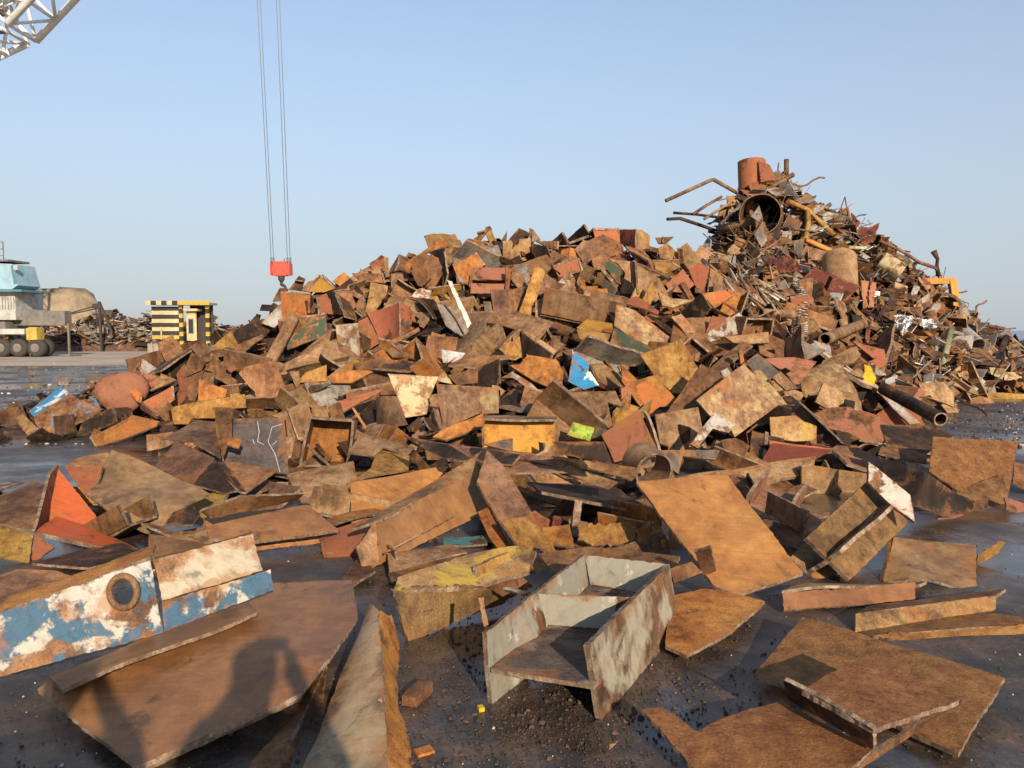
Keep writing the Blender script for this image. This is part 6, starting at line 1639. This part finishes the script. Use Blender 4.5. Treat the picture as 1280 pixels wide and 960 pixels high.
for k in range(4):
    PROTO['bar'].append(proto('scrap_bar', [(rq(1.1, random.uniform(.1, .2), .04), dict(th=.035, bend=random.uniform(-.06, .06)))]))
PROTO['beam'] = []
for k in range(3):
    w, h, l_ = .36, .34, random.uniform(.8, 1.2)
    z0 = h / 2
    PROTO['beam'].append(proto('scrap_beam', [([(-l_ / 2, -w / 2, z0), (l_ / 2, -w / 2, z0), (l_ / 2 - .06, w / 2, z0), (-l_ / 2, w / 2, z0)], dict(th=.03)), ([(-l_ / 2, -w / 2, -z0), (l_ / 2, -w / 2, -z0), (l_ / 2, w / 2, -z0), (-l_ / 2 + .05, w / 2, -z0)], dict(th=.03)), ([(-l_ / 2, 0, -z0), (l_ / 2, 0, -z0), (l_ / 2, 0, z0), (-l_ / 2, 0, z0)], dict(th=.038))]))
PROTO['pipe'] = []
for k in range(2):
    o_ = pipe('scrap_pipe', (-.5, 0, 0), (.5, 0, .0), random.uniform(.1, .2), 'rust_brown', wall=.018, segs=16)
    PROTO['pipe'].append(o_.data); o_.data.transform(Matrix.Translation(o_.location)); bpy.data.objects.remove(o_)
PLURAL = {'plate': 'plate', 'angle': 'angle', 'channel': 'channel', 'sheet': 'bent sheet', 'bar': 'flat bar', 'box': 'open box', 'beam': 'I-beam stub', 'pipe': 'pipe stub'}
MW = [('rust_brown', 30), ('rust_tan', 16), ('rust_orange', 11), ('rust_dark_and_shade', 7), ('rust_purple', 7), ('rust_olive', 8), ('oxide_red', 5), ('salmon', 1), ('ochre', 2), ('rust_gold', 1), ('grey_steel', 4), ('white_worn', 1), ('oxide_dark', 2), ('rust_mottled', 5)]
MN = [m for m, w in MW for _ in range(w)]
COLN = {'rust_brown': 'brown', 'rust_tan': 'tan', 'rust_orange': 'orange-brown', 'rust_dark_and_shade': 'dark', 'rust_purple': 'purplish brown', 'rust_olive': 'olive-brown', 'oxide_red': 'dull red', 'salmon': 'dusty pink', 'ochre': 'ochre', 'rust_gold': 'golden', 'grey_steel': 'grey', 'white_worn': 'whitish', 'yellow_worn': 'yellow', 'green_worn': 'green', 'oxide_dark': 'dark red', 'rust_mottled': 'mottled'}
placed = []
USED = set()
import re
LMS = []
for a_, b_, lb_ in LM:
    sh = re.split(r' (?:below|above|left of|right of|on the|beside|in front|near|behind|standing|leaning|lying|under|in the|at the|high on|sticking|slanting|pointing|along|over|between|facing|,|hanging|wedged|up from|edged|just|tilted|of the|with)', lb_)[0].strip(' ,')
    if len(sh.split()) >= 2: LMS.append((a_, b_, sh))
cs_ = {}
for l_ in LMS: cs_[l_[2]] = cs_.get(l_[2], 0) + 1
LMS = [l_ for l_ in LMS if cs_[l_[2]] == 1]
cnt = {}
def place(kind, mat, loc, nrm, roll, s, where, flat=1.0):
    me = random.choice(PROTO[kind])
    o = bpy.data.objects.new({'beam': 'girder_offcut'}.get(kind, 'scrap_' + kind), me)
    COL.objects.link(o)
    o.location = loc
    o.rotation_mode = 'QUATERNION'
    from mathutils import Quaternion
    o.rotation_quaternion = nrm.to_track_quat('Z', 'Y') @ Quaternion((0, 0, 1), roll)
    if kind == 'box': s = min(s, .85)
    o.scale = (s, s * flat, s)
    for i, m in ((0, mat), (1, 'lit_cut_edge')):
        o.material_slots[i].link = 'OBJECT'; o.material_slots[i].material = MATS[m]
    px, py = proj(Vector(loc))
    lab = None
    for dd, lx, ly, short in sorted((((px - a) ** 2 + (py - b_) ** 2), a, b_, c_) for a, b_, c_ in LMS)[:14]:
        dx, dy = px - lx, py - ly
        way = ('right of' if dx > 0 else 'left of') if abs(dx) > abs(dy) else ('below' if dy > 0 else 'above')
        t_ = '%s rusty %s just %s the %s' % (COLN[mat], PLURAL[kind], way, short)
        if t_ not in USED and len(t_.split()) <= 16: lab = t_; break
    lab = lab or '%s rusty %s among the loose pieces %s' % (COLN[mat], PLURAL[kind], where)
    USED.add(lab)
    tag(o, lab, {'beam': 'steel beam'}.get(kind, kind), 'loose %ss %s' % (PLURAL[kind].replace('box', 'boxe'), where))
    cnt[kind] = cnt.get(kind, 0) + 1
random.seed(5)
tries = 0
while tries < 7000:
    tries += 1
    x = random.uniform(-11, 17); y = random.uniform(7, 27)
    h = H(x, y)
    if h < .12: continue
    nrm = hnormal(x, y)
    if nrm.y > .25: continue
    p = Vector((x, y, h))
    px, py = proj(p)
    if not (-40 < px < 1330): continue
    if (px < 235 and py > 462) or (px < 345 and py < 436): continue
    light = (px > 880 and h > 2.6) or px > 1120
    s = (random.uniform(.4, .75) if random.random() < .65 else random.uniform(.8, 1.2)) if light else random.choice((random.uniform(.45, .8), random.uniform(.7, 1.15), random.uniform(.9, 1.45))) * (.84 + .022 * y)
    gap = s * (.42 if light else .58)
    if any((p - q).length < gap * .5 + r * .5 for q, r in placed): continue
    tr = traced(px, py)
    if tr and random.random() < .9: continue
    placed.append((p, gap * 1.05))
    kind = random.choice(('sheet', 'sheet', 'bar', 'sheet', 'plate', 'angle', 'channel', 'pipe', 'beam') if light else ('plate', 'plate', 'angle', 'angle', 'angle', 'channel', 'channel', 'box', 'box', 'box', 'sheet', 'bar', 'beam', 'beam', 'pipe'))
    if cnt.get(kind, 0) >= 290: kind = min(cnt, key=cnt.get)
    n = (nrm * .9 + Vector((random.gauss(.1, .55), random.gauss(-.55, .5), random.gauss(.1, .45)))).normalized()
    where = 'of the high right heap' if light else ('on the left part of the heap' if px < 430 else 'on the middle of the heap' if px < 860 else 'on the right part of the heap')
    place(kind, random.choice(MN), p + Vector((0, 0, -.4 if tr else random.uniform(-.3, -.02))), n, random.uniform(0, 6.28), s, where)
# toe pieces lying round the foot of the heap, kept clear of traced ones
random.seed(21)
for q in range(1500):
    px, py = random.uniform(-20, 1180), random.uniform(560, 705)
    p = G(px, py, 0)
    if H(p.x, p.y) > .1: continue
    if px < 190 and py < 615: continue
    if py > 640 and not (430 < px < 1010 or (90 < px < 330 and py < 690)): continue
    if 330 < px < 440 and py > 655: continue
    if px > 1000 and py > 625: continue
    tr = traced(px, py)
    if tr and (px < 220 or random.random() < .75): continue
    if any((p - r0).length < .36 for r0, _ in placed): continue
    placed.append((p, .36))
    n = Vector((random.gauss(0, .22), random.gauss(-.25, .25), 1)).normalized()
    place(random.choice(('plate', 'plate', 'angle', 'channel', 'sheet', 'bar')), random.choice(MN), p + Vector((0, 0, .02 if tr else random.uniform(.03, .16))), n, random.uniform(0, 6.28), random.uniform(.35, .65) if tr else random.uniform(.45, .85), 'at the foot of the heap')

# ------------------------------------------------------------------ uncountable small stuff
random.seed(8)
def heap_place(light):
    def f(q):
        for _ in range(40):
            x = random.uniform(-11, 18); y = random.uniform(7, 28)
            h = H(x, y)
            if h < .05: continue
            if hnormal(x, y).y > .3: continue
            px, py = proj(Vector((x, y, h)))
            li = (px > 880 and h > 2.4) or (px > 1110 and h > .3)
            if li != light: continue
            return Vector((x, y, h + (random.uniform(-.3, .15) if light else random.uniform(-.7, -.05)))), 1
        return None
    return f
shards('scrap_fragments', ('rust_brown', 'rust_dark_and_shade', 'rust_dark_and_shade', 'rust_purple', 'rust_dark_and_shade'), 4200, heap_place(False), (.12, .5), 'small broken fragments packed between the heap pieces', (1, 4), .018)  # mostly dark rust, painting shade into the gaps between pieces
shards('light_scrap', ('rust_brown', 'rust_dark_and_shade', 'rust_purple', 'rust_tan', 'grey_steel', 'rust_dark_and_shade', 'rust_dark_and_shade', 'grey_steel', 'galv', 'rust_brown'), 3800, heap_place(True), (.15, .7), 'tangle of small light scrap on the high right heap', (1, 5), .014)
def wires():
    bm = bmesh.new()
    f = heap_place(True)
    mats = ('rust_brown', 'rust_tan', 'rust_dark_and_shade', 'grey_steel', 'rust_purple', 'galv')
    for q in range(200):
        r = f(q)
        if r is None: continue
        c = r[0] + Vector((0, -.05, random.uniform(.0, .2)))
        d = Vector((random.gauss(0, 1), random.gauss(0, .6), random.gauss(0, .7))).normalized()
        ln = random.uniform(.35, 1.5)
        k = Vector((random.gauss(0, .2), random.gauss(0, .2), random.gauss(0, .2)))
        tube_pts(bm, [c - d * ln / 2, c + k * ln, c + d * ln / 2], random.uniform(.007, .022), 4, mi=random.randrange(5))
    for q in range(70):
        r = f(q)
        if r is None: continue
        c = r[0] + Vector((0, -.1, .12))
        d = Vector((random.gauss(.3, 1), random.gauss(-.2, .4), random.gauss(-.2, .5))).normalized()
        pts = [c]
        for st in range(5):
            d = (d + Vector((random.gauss(0, .3), random.gauss(0, .2), random.gauss(-.12, .28)))).normalized()
            pts.append(pts[-1] + d * random.uniform(.1, .28))
        tube_pts(bm, pts, random.uniform(.012, .03), 5, mi=random.choice((1, 3, 3, 4, 2, 4, 0)))
    o = finish(bm, 'light_scrap_rods', mats, (0, 0, 0)); o['kind'] = 'stuff'
    tag(o, 'tangle of thin rods and wires on the high right heap', 'scrap')
wires()
def chips(name, n, mats, region, size, label):
    def f(q):
        for _ in range(30):
            px, py = region()
            p = G(px, py, 0)
            if H(p.x, p.y) > .1: continue
            return Vector((p.x, p.y, .006)), (1 if random.random() < .9 else 2.2)
        return None
    bm = bmesh.new()
    for q in range(n):
        r = f(q)
        if r is None: continue
        c, sc = r
        s = random.uniform(*size) * sc
        m = random.randrange(len(mats))
        k = random.randint(4, 6)
        a0 = random.uniform(0, 6)
        ring = [bm.verts.new(c + Vector((math.cos(a0 + i * 6.283 / k) * s * random.uniform(.5, 1.1), math.sin(a0 + i * 6.283 / k) * s * random.uniform(.5, 1.1), -.004))) for i in range(k)]
        top = [bm.verts.new(v.co.lerp(c, .35) + Vector((0, 0, s * random.uniform(.25, .7)))) for v in ring]
        for i in range(k):
            bm.faces.new((ring[i], ring[(i + 1) % k], top[(i + 1) % k], top[i])).material_index = m
        bm.faces.new(top).material_index = m
    o = finish(bm, name, mats, (0, 0, 0)); o['kind'] = 'stuff'; tag(o, label, 'debris')
plain('mud_dark', (.035, .024, .018), .7)
plain('mud_brown', (.09, .05, .03), .85)
plain('pale_bits', (.42, .38, .33), .8)
def reg_front():
    py = 560 + 420 * random.random() ** .8
    return random.uniform(-30, 1310), py
chips('ground_chips', 2400, ('mud_dark', 'mud_brown', 'mud_brown', 'mud_dark', 'mud_dark', 'mud_brown', 'mud_dark', 'mud_dark', 'mud_brown', 'mud_dark', 'pale_bits'), reg_front, (.002, .007), 'rust flakes and grit strewn over the wet ground')
def reg_mid():
    return random.gauss(690, 130), random.gauss(860, 70)
chips('front_grit', 3000, ('mud_dark', 'mud_brown', 'mud_dark', 'mud_brown', 'mud_dark', 'mud_dark'), reg_mid, (.0025, .008), 'coarse dark grit around the grey H-beam')
def reg_left():
    return random.uniform(-20, 260), random.uniform(455, 560)
chips('yard_litter', 500, ('mud_dark', 'mud_brown', 'mud_dark', 'pale_bits', 'mud_brown'), reg_left, (.01, .035), 'small litter over the wet yard at left')
def reg_right():
    return random.uniform(1120, 1300), random.uniform(500, 560)
chips('toe_litter', 500, ('mud_dark', 'mud_brown', 'mud_dark', 'rust_dark_and_shade', 'mud_brown', 'rust_brown', 'mud_dark', 'mud_brown', 'pale_bits'), reg_right, (.01, .03), 'rubble along the right toe of the heap')
for pts, m, lb in (([(104, 479), (172, 478), (172, 481), (104, 482)], 'rust_tan', 'thin tan plank lying on the wet yard at far left'), ([(72, 474), (86, 473), (86, 477), (72, 477)], 'white_worn', 'small white sheet lying on the wet yard'),
                   ([(107, 472), (140, 468), (142, 474), (112, 476)], 'rust_tan', 'low pale rubble plank on the wet yard beside the heap')):
    thing('yard_plank', lb, 'plank', m, [('plank', [G(x, y, .12) for x, y in pts])], th=.11)
# small yellow blossom-like scrap on the ground
lump('yellow_scrap', 'tiny yellow crumpled scrap on the ground by the H-beam', 'yellow_bright', 601, 888, 0, .025, .03, .02, .4)

# ------------------------------------------------------------------ the two people whose shadows fall on the folded plate
plain('cloth_dark', (.05, .06, .09), .9)
plain('cloth_grey', (.16, .15, .14), .9)
plain('skin', (.42, .26, .18), .6)
plain('hair', (.03, .022, .018), .8)
plain('phone_black', (.02, .02, .022), .3)
def person(x, y, face, label, arms, mat):
    J = {'pelvis': (0, 0, .95, .15), 'waist': (0, 0, 1.10, .145), 'chest': (0, -.01, 1.32, .185), 'neckb': (0, 0, 1.47, .075), 'neck': (0, .01, 1.53, .058), 'head': (0, .02, 1.60, .085), 'crown': (0, .015, 1.71, .078)}
    E = [('pelvis', 'waist'), ('waist', 'chest'), ('chest', 'neckb'), ('neckb', 'neck'), ('neck', 'head'), ('head', 'crown')]
    for s, n in ((-1, 'l'), (1, 'r')):
        J['hip' + n] = (s * .10, 0, .90, .105); J['knee' + n] = (s * .115, .03, .50, .065); J['ank' + n] = (s * .125, -.02, .10, .045); J['toe' + n] = (s * .14, .14, .035, .035)
        J['sho' + n] = (s * .19, 0, 1.41, .085); J['elb' + n] = arms[n][0] + (.06,); J['wri' + n] = arms[n][1] + (.042,); J['pal' + n] = arms[n][2] + (.036,)
        E += [('pelvis', 'hip' + n), ('hip' + n, 'knee' + n), ('knee' + n, 'ank' + n), ('ank' + n, 'toe' + n), ('chest', 'sho' + n), ('sho' + n, 'elb' + n), ('elb' + n, 'wri' + n), ('wri' + n, 'pal' + n)]
        p = Vector(arms[n][2]); w = Vector(arms[n][1]); d = (p - w).normalized(); sd = d.cross(Vector((0, 1, .2))).normalized()
        for i in range(4):
            b0 = p + d * .05 + sd * (.027 - .018 * i); ln = (.062, .07, .066, .05)[i]
            J['f%s%da' % (n, i)] = tuple(b0) + (.009,); J['f%s%db' % (n, i)] = tuple(b0 + d * ln * .6 + Vector((0, .02, 0))) + (.008,); J['f%s%dc' % (n, i)] = tuple(b0 + d * ln * .9 + Vector((0, .05, 0))) + (.007,)
            E += [('pal' + n, 'f%s%da' % (n, i)), ('f%s%da' % (n, i), 'f%s%db' % (n, i)), ('f%s%db' % (n, i), 'f%s%dc' % (n, i))]
        J['t%sa' % n] = tuple(p + sd * .045 + Vector((0, .015, 0))) + (.011,); J['t%sb' % n] = tuple(p + sd * .06 + d * .045 + Vector((0, .03, 0))) + (.009,)
        E += [('pal' + n, 't%sa' % n), ('t%sa' % n, 't%sb' % n)]
    keys = list(J)
    me = bpy.data.meshes.new('person')
    me.from_pydata([J[k][:3] for k in keys], [(keys.index(a), keys.index(b_)) for a, b_ in E], [])
    o = bpy.data.objects.new('person', me); COL.objects.link(o)
    me.materials.append(MATS[mat])
    sk = o.modifiers.new('skin', 'SKIN'); sk.use_smooth_shade = True
    for i, k in enumerate(keys):
        r = J[k][3]
        me.skin_vertices[0].data[i].radius = (r, r * (.72 if k in ('pelvis', 'waist', 'chest') else 1))
        me.skin_vertices[0].data[i].use_root = (k == 'pelvis')
    o.modifiers.new('sub', 'SUBSURF').levels = 1
    o.modifiers['sub'].render_levels = 2
    o.location = (x, y, 0); o.rotation_euler = (0, 0, face)
    tag(o, label, 'person')
    bm = bmesh.new(); bmesh.ops.create_icosphere(bm, subdivisions=3, radius=.102)
    for v in bm.verts:
        v.co.z = v.co.z * 1.05 + 1.69; v.co.y = v.co.y * 1.02 - .012
    bmesh.ops.delete(bm, geom=[v for v in bm.verts if v.co.z < 1.63 or (v.co.y > .05 and v.co.z < 1.72)], context='VERTS')
    for f in bm.faces: f.smooth = True
    h = finish(bm, 'hair', ('hair',), (x, y, 0)); h.parent = o; h.location = (0, 0, 0)
    bm = bmesh.new()
    bmesh.ops.create_uvsphere(bm, u_segments=20, v_segments=16, radius=.088)
    for v in bm.verts:
        v.co.z *= 1.28; v.co.y *= 1.08
        if v.co.y > .06 and abs(v.co.x) < .018 and -.03 < v.co.z < .015: v.co.y += .018
        v.co += Vector((0, .025, 1.645))
    for f in bm.faces: f.smooth = True
    fc = finish(bm, 'face', ('skin',), (x, y, 0)); fc.parent = o; fc.location = (0, 0, 0)
    return o
person(.02, -.37, 0, 'person in dark clothes holding up a phone at the viewpoint', {'l': ((-.30, .10, 1.24), (-.15, .20, 1.47), (-.11, .23, 1.54)), 'r': ((.30, .10, 1.24), (.15, .20, 1.47), (.11, .23, 1.54))}, 'cloth_dark')
person(-.75, -.55, .1, 'person in grey clothes standing left of the viewpoint with one hand raised', {'l': ((-.30, .0, 1.15), (-.22, .12, .95), (-.20, .16, .88)), 'r': ((.40, .06, 1.34), (.17, .10, 1.56), (.12, .11, 1.63))}, 'cloth_grey')
bm = bmesh.new(); box_bm(bm, -.075, .075, -.005, .005, -.037, .037)
bmesh.ops.bevel(bm, geom=bm.edges[:], offset=.003, segments=2, affect='EDGES')
tag(finish(bm, 'phone', ('phone_black',), (0, -.05, CAM_Z)), 'black phone held up at the viewpoint', 'phone')
